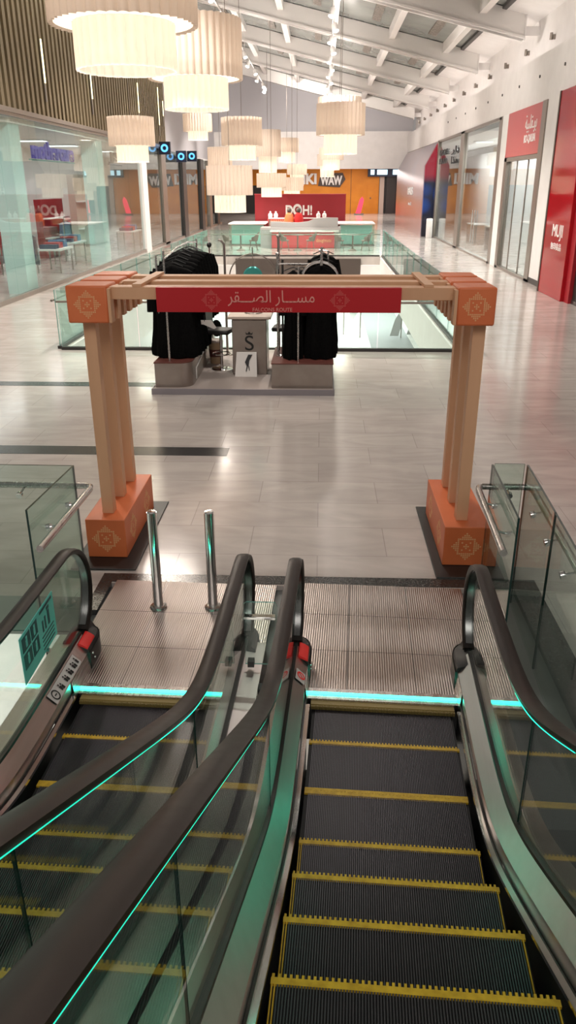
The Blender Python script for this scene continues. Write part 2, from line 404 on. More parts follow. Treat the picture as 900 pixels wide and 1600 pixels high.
# red sign shop
w1 = MB()
w1.box(RX-.06, RX+.15, 26.5, 27.0, 0, 5.32).box(RX-.06, RX+.15, 31.35, 31.75, 0, 3.85).box(RX-.06, RX+.15, 27.0, 31.75, 3.72, 3.85).box(RX-.06, RX+.15, 26.5, 31.75, 0, .08)
w1 = structure(w1.build('window_1', M['frame'], smooth=0))
MB().box(RX+.03, RX+.045, 27.0, 31.35, .08, 3.72).build('pane', M['glass_shop'], w1)
for yy in (28.4, 30.0): box('mullion', M['frame'], RX+.02, RX+.06, yy-.03, yy+.03, .08, 3.72, w1)
rs = thing('shop_sign', 'pinkish red fascia sign with white lettering above a glazed shopfront', 'sign', (RX-.05, 29.3, 3.85))
box('board', M['red_pale'], RX-.05, RX+.1, 27.02, 31.72, 3.86, 5.31, rs)
text('lettering', '\ufe94\ufef4\ufe92\ufee0\ufed8\u0640\ufeee\ufe91', M['white_letter'], rs, .6, (RX-.055, 28.25, 4.78), WEST, .008, width=1.5, height=.55, per_glyph=True)
text('lettering', 'BO-QALBA', M['white_letter'], rs, .5, (RX-.055, 28.25, 4.33), WEST, .008, width=1.5, height=.28, bold=.02)
# big glass shop
w2 = MB().box(RX-.05, RX+.15, 32.75, 33.3, 0, 5.32).box(RX-.05, RX+.15, 41.2, 42.2, 0, 5.32).box(RX-.05, RX+.15, 50.0, 50.5, 0, 5.32).box(RX-.05, RX+.15, 33, 50.4, 0, .07).box(RX-.05, RX+.15, 33, 50.4, 5.22, 5.32)
w2 = structure(w2.build('window_2', M['frame'], smooth=0))
box('pane', M['glass_shop'], RX+.02, RX+.035, 33.3, 41.2, .07, 5.22, w2)
box('pane', M['glass_shop'], RX+.02, RX+.035, 42.2, 50.0, .07, 5.22, w2)
for yy in (36.9, 37.5): box('door_handle', M['chrome'], RX-.06, RX-.02, yy-.03, yy+.03, .5, 1.9, w2)
sg = thing('wall_lettering', 'black two-line lettering on the glass beside the silver hoarding', 'lettering', (RX-.02, 48, 4.3))
text('line', 'SHOE', M['ink'], sg, 1, (RX-.03, 48.0, 4.62), WEST, .01, width=3.0, height=.28, bold=.03)
text('line', 'BAR', M['ink'], sg, 1, (RX-.03, 48.2, 4.18), WEST, .01, width=2.6, height=.28, bold=.03)
sg2 = thing('wall_lettering', 'black Arabic lettering on the glass next to the tall taupe mullion', 'lettering', (RX-.02, 43.6, 4.3))
text('line', '\ufead\ufe8e\ufe91', M['ink'], sg2, 1, (RX-.03, 43.8, 4.58), WEST, .01, width=2.6, height=.40, per_glyph=True, bold=.03)
text('line', '\ufe8d\ufeac\ufee3', M['ink'], sg2, 1, (RX-.03, 43.9, 4.14), WEST, .01, width=2.2, height=.36, per_glyph=True, bold=.03)
# goods inside the two glazed shops
for i, (y0, y1, h) in enumerate([(34, 36.3, 1.0), (38.5, 40.8, 1.1), (43.5, 46, 1.0), (27.4, 29.0, .9)]):
    t = thing('display_table', ['grey display table inside the glazed shop with two door handles', 'pale display table behind the wide glazed shopfront', 'display table behind the black lettering', 'display table inside the shop below the red sign'][i], 'table', (RX+1.6, (y0+y1)/2, 0))
    box('tabletop', M['cream'] if i % 2 else M['grey_stone'], RX+1.2, RX+2.1, y0, y1, h-.06, h, t)
    for yy in (y0+.1, y1-.1):
        box('leg', M['frame'], RX+1.25, RX+2.05, yy-.05, yy+.05, 0, h-.06, t)
t = thing('backdrop_panel', 'dark red panel wall inside the right glazed shop', 'panel', (RX+3.2, 38, 0))
box('panel', M['red_matt'], RX+3.2, RX+3.35, 35, 41, 0, 2.6, t); box('cap', M['frame'], RX+3.18, RX+3.37, 35, 41, 2.6, 2.66, t)
for i, yy in enumerate((28.6, 29.7, 30.7)):
    tag(MB().lathe([(.001, 0), (.28, 0), (.34, .5), (.26, 1.0), (.20, 1.5), (.12, 1.62), (.001, 1.64)], 14, (RX+2.6, yy, 1.0)).build('hanging_coat', M['brown']), ['dark coat on display deepest behind the mullion of the red sign shop', 'middle dark coat of three inside the red sign shop', 'dark coat farthest inside the red sign shop'][i], 'coat', 'coats inside the red sign shop')
    tag(MB().box(RX+2.3, RX+2.9, yy-.3, yy+.3, 0, 1.0).build('display_plinth', M['cream'], bevel=.01), ['plinth under the first dark coat of the red sign shop', 'plinth under the middle dark coat of the red sign shop', 'plinth under the farthest dark coat of the red sign shop'][i], 'plinth', 'plinths inside the red sign shop')
structure(box('wall_right_partition', M['whiteframe'], RX+.2, RX+3.4, 32.5, 32.75, 0, 5.1))
# silver hoarding with LED screen end
hd = thing('hoarding', 'silver-mauve chamfered hoarding box on the right walkway, far along', 'hoarding', (6.4, 60, 0))
prof = [(6.08, 0), (6.08, 4.0), (6.78, 5.28), (6.78, 0)]
MB().prism([(x, 50.75, z) for x, z in prof], (0, 18.1, 0)).build('cladding', M['hoard'], hd)
text('lettering', 'HAUS', M['white_letter'], hd, 1, (6.06, 58, 2.55), WEST, .01, width=3.2, height=.5)
text('lettering', 'no. 1', M['white_letter'], hd, 1, (6.06, 58, 1.75), WEST, .01, width=1.6, height=.22)
MB().prism([(6.11, 50.55, .02), (6.11, 50.55, 3.98), (6.77, 50.55, 5.22), (6.77, 50.55, .02)], (0, .19, 0)).build('screen', M['screen'], hd)
lb = thing('litter_bin', 'slim white litter bin in front of the dark screen', 'bin', (6.45, 49.6, 0))
MB().lathe([(.001, 0), (.17, 0), (.19, .03), (.19, 1.05), (.16, 1.08)], 18, (6.45, 49.6, 0)).build('body', M['white'], lb)
MB().lathe([(.16, 1.06), (.12, 1.10), (.001, 1.11)], 18, (6.45, 49.6, 0)).build('lid', M['frame'], lb)
# wall uplighters above the ledge
for i in range(13):
    yy = 25.6 + 3.35*i
    t = thing('wall_spotlight', 'small grey uplighter on the white wall above the right ledge', 'wall light', (RX+.58, yy, 7.3), group='uplighters above the right ledge')
    MB().box(RX+.50, RX+.58, yy-.05, yy+.05, 7.23, 7.37).build('bracket', M['frame'], t)
    MB().tube([(RX+.45, yy, 7.22), (RX+.45, yy, 7.42)], .05, 8).build('lamp_head', M['frame'], t)
for i in range(9):
    yy = 25.2 + 2.75*i
    tag(MB().tube([(RX-.03, yy, 6.08), (RX, yy, 6.08)], .045, 10).build('wall_nozzle', M['darkframe']), 'small dark nozzle in the white band above the right shops', 'nozzle', 'nozzles in the band above the right shops')
# ---------------------------------------------------------------- setting: roof
def rz(x): return 7.54 + .232 * (RX - x)
beamY = [22.4, 31.1, 39.7, 48.2, 57.0, 65.6]
for i, yb in enumerate([13.7] + beamY):
    x0, x1 = -9.2, RX + .02
    structure(MB().prism([(x0, yb-.2, rz(x0)), (x1, yb-.2, rz(x1)), (x1, yb-.2, rz(x1)+.78), (x0, yb-.2, rz(x0)+.78)], (0, .4, 0))
        .prism([(x0, yb-.28, rz(x0)), (x1, yb-.28, rz(x1)), (x1, yb-.28, rz(x1)+.08), (x0, yb-.28, rz(x0)+.08)], (0, .56, 0)).build('ceiling_beam', M['beam'], smooth=0))
for xp in (5.35, 2.95, .45, -1.95, -4.35, -6.75):
    structure(box('ceiling_purlin', M['beam'], xp-.13, xp+.13, 5, 69, rz(xp)+.42, rz(xp)+.84))
structure(MB().prism([(-9.2, 5, rz(-9.2)+.80), (6.1, 5, rz(6.1)+.80), (6.1, 5, rz(6.1)+.9), (-9.2, 5, rz(-9.2)+.9)], (0, 64, 0)).build('ceiling', M['roofglass'], smooth=0))
structure(MB().prism([(6.1, 5, rz(6.1)+.72), (7.6, 5, rz(7.6)+.72), (7.6, 5, rz(7.6)+1.0), (6.1, 5, rz(6.1)+1.0)], (0, 64, 0)).build('ceiling_margin', M['white'], smooth=0))
for yb in beamY:
    structure(MB().box(RX+.02, RX+.05, yb-.26, yb+.26, rz(RX)-.06, rz(RX)+.8).box(RX+.05, RX+.6, yb-.03, yb+.03, rz(RX)+.12, rz(RX)+.4).build('ceiling_beam_bracket', M['white'], smooth=0))
# dark gutter lines and bunched blinds under the roof panes
mk = MB()
for i, yb in enumerate(beamY):
    for xp in (5.35, 2.95, .45, -1.95, -4.35):
        xa = xp - .95
        mk.prism([(xa, yb+1.0, rz(xa)+.74), (xa+.34, yb+1.0, rz(xa+.34)+.74), (xa+.34, yb+1.0, rz(xa+.34)+.81), (xa, yb+1.0, rz(xa)+.81)], (0, 6.2, 0))
structure(mk.build('ceiling_blinds', M['roofmark'], smooth=0))
structure(MB().prism([(6.0, 5, rz(6.0)+.70), (6.14, 5, rz(6.14)+.70), (6.14, 5, rz(6.14)+.82), (6.0, 5, rz(6.0)+.82)], (0, 64, 0)).build('ceiling_gutter', M['darkframe'], smooth=0))
# end wall
structure(box('wall_end', M['lilac'], -14, 7.2, 69.3, 69.6, 6.9, 13))
structure(box('wall_end_fascia', M['white'], -14, 7.2, 69.0, 69.3, 4.15, 6.9))
structure(box('ceiling_far', M['white'], -14, 12, 69.3, 100, 4.75, 5.0))

# ---------------------------------------------------------------- setting: left wall
LX = -8.5
structure(box('wall_left', M['bronze_dark'], LX-.35, LX-.08, 10, 45.4, 4.9, 12.2))
rb = MB(); y = 10.1
while y < 45.4:
    rb.box(LX-.08, LX+.06, y, y+.2, 4.9, 12.1); y += .4
structure(rb.build('wall_left_slats', M['bronze'], smooth=0))
structure(box('trim_7', M['frame'], LX-.3, LX+.1, 10, 45.45, 4.78, 4.9))
structure(box('wall_left_far', M['lilac'], LX-.6, LX-.35, 45.45, 69, 4.4, 12.2))
structure(MB().box(-14, -13.7, 10, 69, 0, 4.8).build('wall_left_shop_back', M['white'], smooth=0))
structure(box('ceiling_left_shop', M['white'], -13.7, LX-.1, 10, 69, 4.55, 4.7))
for i, (ya, zt, zb) in enumerate([(26.1, 6.95, 5.8), (31.3, 6.95, 5.85), (39.1, 7.2, 6.0), (43.8, 7.5, 5.8), (45.0, 7.0, 6.3)]):
    t = thing('strip_light', ['glowing vertical strip light on the bronze slats, nearest the left edge', 'vertical strip light on the slats just under the biggest pendant lamp', 'vertical strip light on the slats, third along the wall', 'longest vertical strip light near the far end of the slats', 'faint short strip light at the far end of the bronze slats'][i], 'strip light', (LX+.06, ya, zb))
    box('housing', M['frame'], LX+.061, LX+.09, ya-.06, ya+.06, zb-.5, zt, t)
    box('diffuser', M['strip'], LX+.09, LX+.11, ya-.05, ya+.05, zb, zt, t)
# shopfront glass panes
w3 = structure(MB().box(LX-.06, LX+.06, 10, 45, 0, .12).box(LX-.04, LX+.04, 10, 45, 4.70, 4.78).build('window_3', M['frame'], smooth=0))
for ya in [10 + 2.4*i for i in range(12)]:
    box('pane', M['glass_shop'], LX-.008, LX+.008, ya+.01, ya+2.39, .12, 4.7, w3)
for ya in (23.3, 32.2):
    structure(box('column', M['teal_col'], LX-.75, LX-.15, ya-.1, ya+.75, 0, 4.55))
structure(box('wall_left_pier', M['whiteframe'], LX-.1, LX+.1, 38.85, 39.9, 0, 4.78))
w4 = structure(MB().box(LX-.1, LX+.1, 43.7, 44.9, 0, 4.78).box(LX-.1, LX+.1, 39.9, 69, 0, .1).build('window_4', M['frame'], smooth=0))
box('pane', M['glass_shop'], LX-.008, LX+.008, 39.9, 43.7, .1, 4.7, w4)
box('pane', M['glass_shop'], LX-.008, LX+.008, 44.9, 50, .1, 4.7, w4)
for ya, m in ((50, 'darkframe'), (57.5, 'darkframe'), (61.5, 'frame'), (66, 'darkframe')):
    box('mullion', M[m], LX-.1, LX+.14, ya, ya+1.3, 0, 4.6, w4)
box('pane', M['glass_shop'], LX-.008, LX+.008, 51.3, 66, .1, 4.6, w4)
# shop name inside the left glass
s1 = thing('shop_name', 'deep blue letters of a shop name behind the left glass front', 'lettering', (-8.72, 27.2, 3.9))
box('rail', M['glass_edge_teal'], -8.80, -8.78, 25.0, 29.6, 3.66, 3.70, s1)
text('letters', 'mothercare', M['blue_letter'], s1, 1, (-8.76, 27.3, 3.97), EAST, .03, width=4.2, height=.52, bold=.03)
s2 = thing('shop_name', 'small dark letters behind the glass beside the nearer small pendant lamp', 'lettering', (-8.72, 35.2, 4))
text('letters', 'JS', M['ink'], s2, 1, (-8.72, 35.1, 4.0), EAST, .03, width=1.9, height=.45, bold=.04)
box('rail', M['darkframe'], -8.76, -8.73, 34, 36.4, 3.72, 3.76, s2)
for i, (ya, zc) in enumerate([(43.6, 4.72), (48.6, 4.48), (52.6, 4.62)]):
    t = thing('lit_shop_sign', ['blue lit ring sign jutting out just behind the lone left pendant lamp', 'blue lit ring sign on the shopfronts, between two others', 'blue lit ring sign farthest along the left shopfronts'][i], 'sign', (LX+.3, ya, zc-.4))
    box('box', M['navy'], LX+.02, LX+.62, ya, ya+.2, zc-.30, zc+.30, t)
    MB().lathe([(.10, 0), (.19, 0), (.19, .02), (.10, .02), (.10, 0)], 20).build('ring', M['bluelit'], t, local=True)
    r = kids(t)[-1]; r.matrix_parent_inverse = Matrix(); r.rotation_euler = (PI/2, 0, 0); r.location = (.02, -.003, .4)
# ---------------------------------------------------------------- goods inside the left shop
def clothes_rail(x, y, label, cols, L=2.2):
    t = thing('clothes_rail', label, 'clothes rail', (x, y, 0), group='clothes rails in the left shop')
    MB().tube([(x, y-L/2, 0), (x, y-L/2, 1.5), (x, y+L/2, 1.5), (x, y+L/2, 0)], .025, 8).build('rail_frame', M['frame'], t)
    for k in range(7):
        yy = y - L/2 + .2 + k*(L-.4)/6
        w = .26 + .05*random.random(); h = .75 + .3*random.random()
        MB().prism([(x-w, yy-.05, 1.46-h), (x+w, yy-.05, 1.46-h), (x+w*.8, yy-.05, 1.36), (x+.05, yy-.05, 1.46), (x-.05, yy-.05, 1.46), (x-w*.8, yy-.05, 1.36)], (0, .1, 0)).build('garment', cols[k % len(cols)], t)
    return t
gc = [mat('garment_%s' % n, c, .85) for n, c in [('pink', (.6, .25, .28)), ('navy', (.03, .035, .09)), ('cream', (.6, .55, .47)), ('red', (.45, .03, .04)), ('grey', (.22, .22, .23)), ('blue', (.12, .2, .36))]]
clothes_rail(-9.9, 26.3, 'rail of clothes just right of the nearest pale teal column', [gc[4], gc[2], gc[1]])
clothes_rail(-11.4, 29.4, 'rail of red and pink clothes deep in the shop under the blue shop name', [gc[3], gc[0], gc[1]])
clothes_rail(-9.8, 35.2, 'rail of pale clothes behind the glass past the second teal column', [gc[2], gc[0], gc[4]])
clothes_rail(-11.6, 37.5, 'rail of blue clothes deep behind the second teal column', [gc[5], gc[1], gc[3]])
for (x, y, m, h, lab) in [(-12.6, 27.5, 'navy', 3.0, 'dark navy wall display deep in the left shop'), (-13.2, 31.0, 'red_matt', 2.7, 'red wall display deep in the left shop'),
                          (-12.2, 36.5, 'red_matt', 2.4, 'red display wall behind the second teal column'), (-11.0, 37.6, 'cream', 3.4, 'tall beige panel near the white pier of the left front')]:
    t = thing('wall_display', lab, 'display', (x, y, 0))
    box('panel', M[m], x-.15, x+.15, y-1.5, y+1.5, 0, h, t)
    for k in (1, 2): box('shelf', M['whiteframe'], x+.15, x+.45, y-1.4, y+1.4, h*k/3, h*k/3+.05, t)
for (x, y, lab) in [(-9.9, 29.6, 'white nesting table with folded goods inside the left shop'), (-10.4, 33.1, 'white table between clothes rails behind the second teal column'), (-9.9, 41.5, 'white table behind the glass past the white pier')]:
    t = thing('display_table', lab, 'table', (x, y, 0))
    box('tabletop', M['white'], x-.5, x+.5, y-.8, y+.8, .78, .84, t)
    for sx in (-.44, .4):
        for sy in (-.74, .7): box('leg', M['frame'], x+sx, x+sx+.05, y+sy, y+sy+.05, 0, .78, t)
    for k in range(3): box('folded_stack', gc[(k*2+1) % 6], x-.3, x+.3, y-.65+k*.5, y-.3+k*.5, .84, .98+.05*k, t)
for i, ya in enumerate([23.5, 27.5, 31.5, 35.5, 41.5, 48.]):
    t = thing('shop_ceiling_light', 'rectangular ceiling light inside the left shop', 'ceiling light', (-11, ya, 4.5), group='ceiling lights inside the left shop')
    box('frame', M['whiteframe'], -11.7, -10.3, ya-.35, ya+.35, 4.49, 4.55, t); box('diffuser', M['shoplight'], -11.6, -10.4, ya-.28, ya+.28, 4.47, 4.49, t)
for i, ya in enumerate([28.5, 35, 39.5, 46]):
    t = thing('shop_ceiling_light', 'rectangular ceiling light inside the right shops', 'ceiling light', (8.6, ya, 5), group='ceiling lights inside the right shops')
    box('frame', M['whiteframe'], 8.1, 9.1, ya-.35, ya+.35, 5.04, 5.1, t); box('diffuser', M['shoplight'], 8.2, 9.0, ya-.28, ya+.28, 5.02, 5.04, t)

# ---------------------------------------------------------------- archway
A = thing('archway', 'free-standing orange and tan archway with red sign over the escalator landing', 'archway', (0, 0, 0))
def arch_block(x0, x1, y0, y1, z0, z1):
    o = MB().box(x0, x1, y0, y1, z0, z1).build('corner_block', M['orange'], A, bevel=.014); return o
YF = 5.87
for side, (bx0, bx1, cx0, cx1, px, pl0, pl1, skew) in {-1: (-1.965, -1.628, -1.915, -1.600, -1.80, -2.06, -1.51, 0), 1: (1.048, 1.42, 1.000, 1.282, 1.205, .97, 1.52, 0)}.items():
    y0 = YF - (.045 if side > 0 else 0)
    box('base_plate', M['black'], pl0, pl1, y0-.22, y0+1.28, .004, .016, A, bevel=.004)
    bb = MB().box(bx0, bx1, y0, y0+1.12, .016, .365).build('base_block', M['orange'], A, bevel=.006)
    motif_mb((bx0+bx1)/2 + .0, y0, .19, .25).build('motif', M['motif'], bb, smooth=0)
    # motifs on the side facing the passage
    sx = bx1 if side < 0 else bx0
    for yy in (y0+.28, y0+.84):
        m3 = motif_mb(0, 0, 0, .25); R = Matrix.Translation((sx, yy, .19)) @ Matrix.Rotation(PI/2 * -side, 4, 'Z')
        m3.v = [tuple(R @ Vector(v)) for v in m3.v]; m3.build('motif', M['motif'], bb, smooth=0)
    for k, dy in enumerate((.0, .385, .77)):
        ya = y0 + dy
        # post: two slim planks with a shadow gap, standing on the base block
        MB().box(px-.048, px+.048, ya+.14, ya+.24, .365, 2.0).build('post', M['tan'], A, bevel=.003)
        cb = arch_block(cx0, cx1, ya, ya+.30, 1.995, 2.272)
        if k == 0: motif_mb((cx0+cx1)/2, ya, 2.134, .21).build('motif', M['motif'], cb, smooth=0)
        # tan cheeks on the inner side of the block
        ix = cx1 if side < 0 else cx0
        for q in (.0, .2):
            box('cheek', M['tan'], min(ix, ix - side*.022), max(ix, ix - side*.022), ya+q, ya+q+.1, 2.0, 2.25, cb)
        if k < 2: box('spacer', M['brown'], cx0+.05, cx1-.05, ya+.30, ya+.385, 2.03, 2.22, A)
for k, dy in enumerate((.0, .385, .77)):
    MB().box(-1.60, 1.0, YF+dy+.075-.02, YF+dy+.215-.02, 2.165, 2.256).build('beam', M['tan'], A, bevel=.003)
for tx in (-1.385, .80):
    MB().box(tx-.035, tx+.035, YF+.06, YF+.97, 2.256, 2.278).build('tie', M['tan'], A, bevel=.002)
sp = box('sign_panel', M['red_sign'], -1.228, .592, YF-.012, YF+.053, 2.083, 2.262, A, bevel=.002)
text('lettering', '\ufeae\ufed8\u0640\u0640\u0640\ufebc\ufedf\ufe8d \ufead\ufe8e\u0640\u0640\u0640\ufeb4\ufee3', M['letter_pink'], sp, 1, (-.37, YF-.014, 2.186), FRONT, .002, width=.645, height=.115, per_glyph=True)
text('lettering', 'FALCONS ROUTE', M['letter_pink'], sp, 1, (-.36, YF-.014, 2.104), FRONT, .002, width=.295, height=.026)
for mx in (-.815, .14): motif_mb(mx, YF-.012, 2.172, .15).build('motif', M['motif_pink'], sp, smooth=0)
A.rotation_euler = (0, 0, 0)

# ---------------------------------------------------------------- escalators
TAN = math.tan(rad(30))
def sp_(y, y0, w): t = (y0 - y) / w; return TAN * w * (t if t > 40 else math.log1p(math.exp(t)))
def build_escalator(name, label, xc, s, ymid, nose_end, key):
    E = thing(name, label, 'escalator', (xc, 4.0, 0), -math.atan(s))
    g = lambda y: sp_(y, ymid, .18)
    zn = lambda y: sp_(y, ymid + .07, .06)
    ys = [nose_end - i * .06 for i in range(int((nose_end + 5.6) / .06) + 1)]
    ys = [y for y in ys if y > -5.6] + [-5.6]
    SW, SK, GL = .43, .466, .560
    HT = .852
    B = lambda mb, n, m, p=E, **k: mb.build(n, m, p, local=True, **k)
    # ---- comb and landing plate
    lp = B(MB().box(-.64, .66, .06, 1.46, -.03, .006), 'landing_plate', M['landing'], smooth=0)
    for xj in (-.22, .22): B(MB().box(xj-.002, xj+.002, .06, 1.46, .006, .0066), 'joint', M['gasket'], lp, smooth=0)
    for yj in (.50, .98): B(MB().box(-.64, .66, yj-.002, yj+.002, .006, .0066), 'joint', M['gasket'], lp, smooth=0)
    cb = B(MB().box(-SK, SK, -.05, .06, -.03, .008), 'comb_plate', M['steel'], smooth=0)
    tm = MB().box(-.44, .44, -.09, -.05, -.03, -.004)
    k = -.437
    while k < .437: tm.box(k, k+.0045, -.11, -.09, -.03, -.008); k += .0091
    B(tm, 'comb_teeth', M['comb_yellow'], cb, smooth=0)
    B(MB().box(-.470, .470, -.008, .010, .008, .018), 'comb_light', M['led'], cb, smooth=0)
    # ---- steps
    pitch, ridge = .4, .0091
    treads = MB(); yel = MB(); base = MB()
    base.box(-SW, SW, -.002, pitch-.004, -.035, -.011)             # tread body; nose at y = pitch
    base.prism([(-SW, pitch-.004, -.011), (-SW, pitch-.03, -.235), (-SW, pitch-.05, -.235), (-SW, pitch-.03, -.011)], (2*SW, 0, 0))
    n = int(2*SW/ridge); side = (MB(), MB())
    for i in range(n):
        x = -SW + (i + .25) * ridge
        (side[0] if x < -SW + .016 else side[1] if x > SW - .020 else treads).box(x, x + ridge*.46, .020, pitch-.024, -.012, 0)
        if i % 2 == 0: yel.box(x, x + ridge*.9, pitch-.004, pitch+.010, -.016, .0004)     # comb-like teeth along the nose
        treads.box(x, x + ridge*.46, pitch-.030, pitch-.026, -.2, -.016)
    yel.box(-SW, SW, pitch-.024, pitch-.002, -.016, .0004).box(-SW, SW, 0, .020, -.016, .0002)
    proto = None
    nos = [-.02 - .4*i for i in range(14)]
    for i, yn in enumerate(nos):
        if i == 0:
            st = B(base, 'step', M['step_base'], smooth=0)
            tr = B(treads, 'tread', M['step'], st, smooth=0); yl = B(yel, 'step_edge', M['yellow'], st, smooth=0); sd_ = None
            proto = st
        else:
            st = proto.copy(); COL.objects.link(st); st.parent = E
            if i == 3: sd_ = [B(q, 'step_side_edge', M['yellow'], st, smooth=0) for q in side]
            for ch in ((tr, yl, *sd_) if i > 3 else (tr, yl)):
                c = ch.copy(); COL.objects.link(c); c.parent = st
        st.location = (0, yn - pitch, zn(yn) - (.012 if i else .034))
    yp = [y for y in ys if y < 0.0]
    B(MB().strip([(-.68, y, g(y) - .62) for y in yp], [(.68, y, g(y) - .62) for y in yp], (0, 0, .06)), 'truss_pan', M['black'], smooth=30)
    # ---- skirts, decks, glass, handrails, per side
    for sd in (-1, 1):
        X = lambda v: sd * v
        cy_ = nose_end
        # vertical skirt below the inner deck
        ysk = [cy_ + .12] + [y for y in ys if y < cy_ + .1]
        sk = B(MB().strip([(X(SK), y, g(y) - .56 if y < -.05 else -.02) for y in ysk], [(X(SK), y, g(y) + .05) for y in ysk], (X(.01), 0, 0)), 'skirt_panel', M['black'], smooth=30)
        yb = [y for y in ys if y < -.12]
        B(MB().sweep([(X(SK - .012), y, g(y) + .045) for y in yb], [(-.012, -.008), (.012, -.008), (.012, .010), (-.012, .006)], side=(1, 0, 0)), 'skirt_brush_rail', M['chrome'], smooth=40)
        # inner deck : steep steel band up to the glass
        B(MB().strip([(X(.476), y, g(y) + .128) for y in ysk], [(X(GL-.012), y, g(y) + .196) for y in ysk], (X(.004), 0, -.004)).strip([(X(.478), y, g(y) + .052) for y in ysk], [(X(.478), y, g(y) + .128) for y in ysk], (X(.003), 0, 0)), 'inner_deck', M['steel_deck'], smooth=30)
        B(MB().strip([(X(SK-.004), y, .0) for y in (cy_+.12, .1, 0., -.1)], [(X(SK+.006), y, g(y) + .128) for y in (cy_+.12, .1, 0., -.1)], (X(.003), 0, 0)), 'newel_skirt', M['steel'], smooth=30)
        # gasket at the foot of the glass
        B(MB().strip([(X(GL-.014), y, g(y) + .190) for y in ysk], [(X(GL-.014), y, g(y) + .214) for y in ysk], (X(.030), 0, 0)), 'glass_gasket', M['gasket'], smooth=30)
        # outer deck
        B(MB().strip([(X(GL+.014), y, g(y) + .190) for y in ysk], [(X(GL+.135), y, g(y) + .184) for y in ysk], (0, 0, -.02)).strip([(X(GL+.135), y, g(y) + .184) for y in ysk], [(X(GL+.135), y, g(y) - .58 if y < 0 else -.02) for y in ysk], (X(-.004), 0, 0)), 'outer_deck', M['steel_deck'], smooth=30)
        # glass balustrade in panels; the front panel has a rounded end
        r = .33; cy = nose_end; cz = HT - .36
        arc = [(cy + r * math.cos(a), cz + r * math.sin(a)) for a in [rad(90 - i * 10) for i in range(15)]]
        front_end = -1.32
        def top(y): return g(y) + HT - .035
        pts = [(y, g(y) + .20) for y in [front_end + .02 + i * (cy - front_end - .02) / 14 for i in range(15)]] + [(cy + .28, .20)] + arc[::-1][1:] + [(y, top(y)) for y in [cy - .1 - i * (cy - .1 - front_end - .02) / 12 for i in range(13)]]
        B(MB().prism([(X(GL)-.0035, y, z) for y, z in pts], (.007, 0, 0), 0, 1), 'glass_panel', [M['glass'], M['glass_edge']], smooth=0)
        for ya, yb2 in ((-1.325, -2.9), (-2.905, -4.4), (-4.405, -5.6)):
            q = [ya + (yb2 - ya) * i / 16 for i in range(17)]
            B(MB().strip([(X(GL)-.0035, y, g(y) + .20) for y in q], [(X(GL)-.0035, y, top(y)) for y in q], (.007, 0, 0), 0, 1), 'glass_panel', [M['glass'], M['glass_edge']], smooth=0)
        # handrail with rounded C section, looping down at the newel
        R = .36
        path = [(X(GL), y, g(y) + HT) for y in reversed(ys) if y < cy - .02]
        path += [(X(GL), cy + R * math.cos(a), HT - R + R * math.sin(a)) for a in [rad(90 - i * 7.5) for i in range(21)]]
        w, h = .040, .036
        prof = [(-w, -h*.55), (-w, -h*.2), (-w*.86, -.006), (-w*.5, 0), (w*.5, 0), (w*.86, -.006), (w, -h*.2), (w, -h*.55), (w*.72, -h), (-w*.72, -h)]
        B(MB().sweep(path, prof, side=(1, 0, 0)), 'handrail', M['rubber'], smooth=50)
        # guide profile under the newel loop (shiny steel, picks up the green)
        lo = [(X(GL), cy + (R-.040) * math.cos(a), HT - R + (R-.040) * math.sin(a)) for a in [rad(80 - i * 7.5) for i in range(19)]]
        B(MB().sweep(lo, [(-.022, -.004), (.022, -.004), (.022, .006), (-.022, .006)], side=(1, 0, 0)), 'handrail_guide', M['guide'], smooth=50)
        # light strip under the handrail on the incline
        for lo_, hi_, lm in ((-1.95, -1.02, 'led_start'), (-9, -1.92, 'led_rail')):
            B(MB().sweep([(X(GL), y, g(y) + HT - .040) for y in ys if lo_ < y < hi_], [(-.030, -.004), (.030, -.004), (.030, .003), (-.030, .003)], side=(1, 0, 0)), 'handrail_light', M[lm], smooth=0)
        # black newel cap : rounded nose in plan, flush with the decks
        cap = MB(); x0, x1 = SK - .008, GL + .085; y0 = cy; m = (x0 + x1) / 2; hw = (x1 - x0) / 2
        ring = [(x1, y0), (x1, y0 + .16)] + [(m + hw * math.cos(a), y0 + .16 + .18 * math.sin(a)) for a in [rad(15 + i * 15) for i in range(11)]] + [(x0, y0 + .16), (x0, y0)]
        lev = [(0., 1.0), (.13, 1.0), (.175, .97), (.205, .86), (.216, .6)]
        vs = []; nr = len(ring); c = (m, y0 + .05)
        for z, f in lev: vs += [(X(c[0] + (x - c[0]) * f), c[1] + (y - c[1]) * f, z - (.05 * (1 if x < m else 0) if z > .15 else 0)) for x, y in ring]
        fs = [(a * nr + i, a * nr + (i + 1) % nr, (a + 1) * nr + (i + 1) % nr, (a + 1) * nr + i) for a in range(len(lev) - 1) for i in range(nr)] + [tuple((len(lev) - 1) * nr + i for i in range(nr))]
        cp = B(cap.add(vs, fs), 'newel_cap', M['black'], smooth=40)
        if sd == -1:
            ring2 = [(.472, .152), (.478, .166), (.500, .182), (.522, .192), (.536, .194), (.536, .18)]
            B(MB().prism([(X(a), y0 + .005, b) for a, b in ring2], (0, .15, .004)), 'emergency_stop', M['redplastic'], cp, bevel=.004)
            for yy, zz in ((y0+.05, .10), (y0+.08, .05)): B(MB().sphere((X(SK - .008), yy, zz), .008, 8), 'screw', M['chrome'], cp)
    return E, g, B
ER, gR, BR = build_escalator('escalator', 'right-hand escalator with empty dark yellow-edged steps in the foreground', .416, .045, -1.189, .13, 'R')
EL, gL, BL = build_escalator('escalator', 'left-hand escalator seen through the glass, with pictogram strip and teal notice', -1.034, .035, -1.160, .22, 'L')
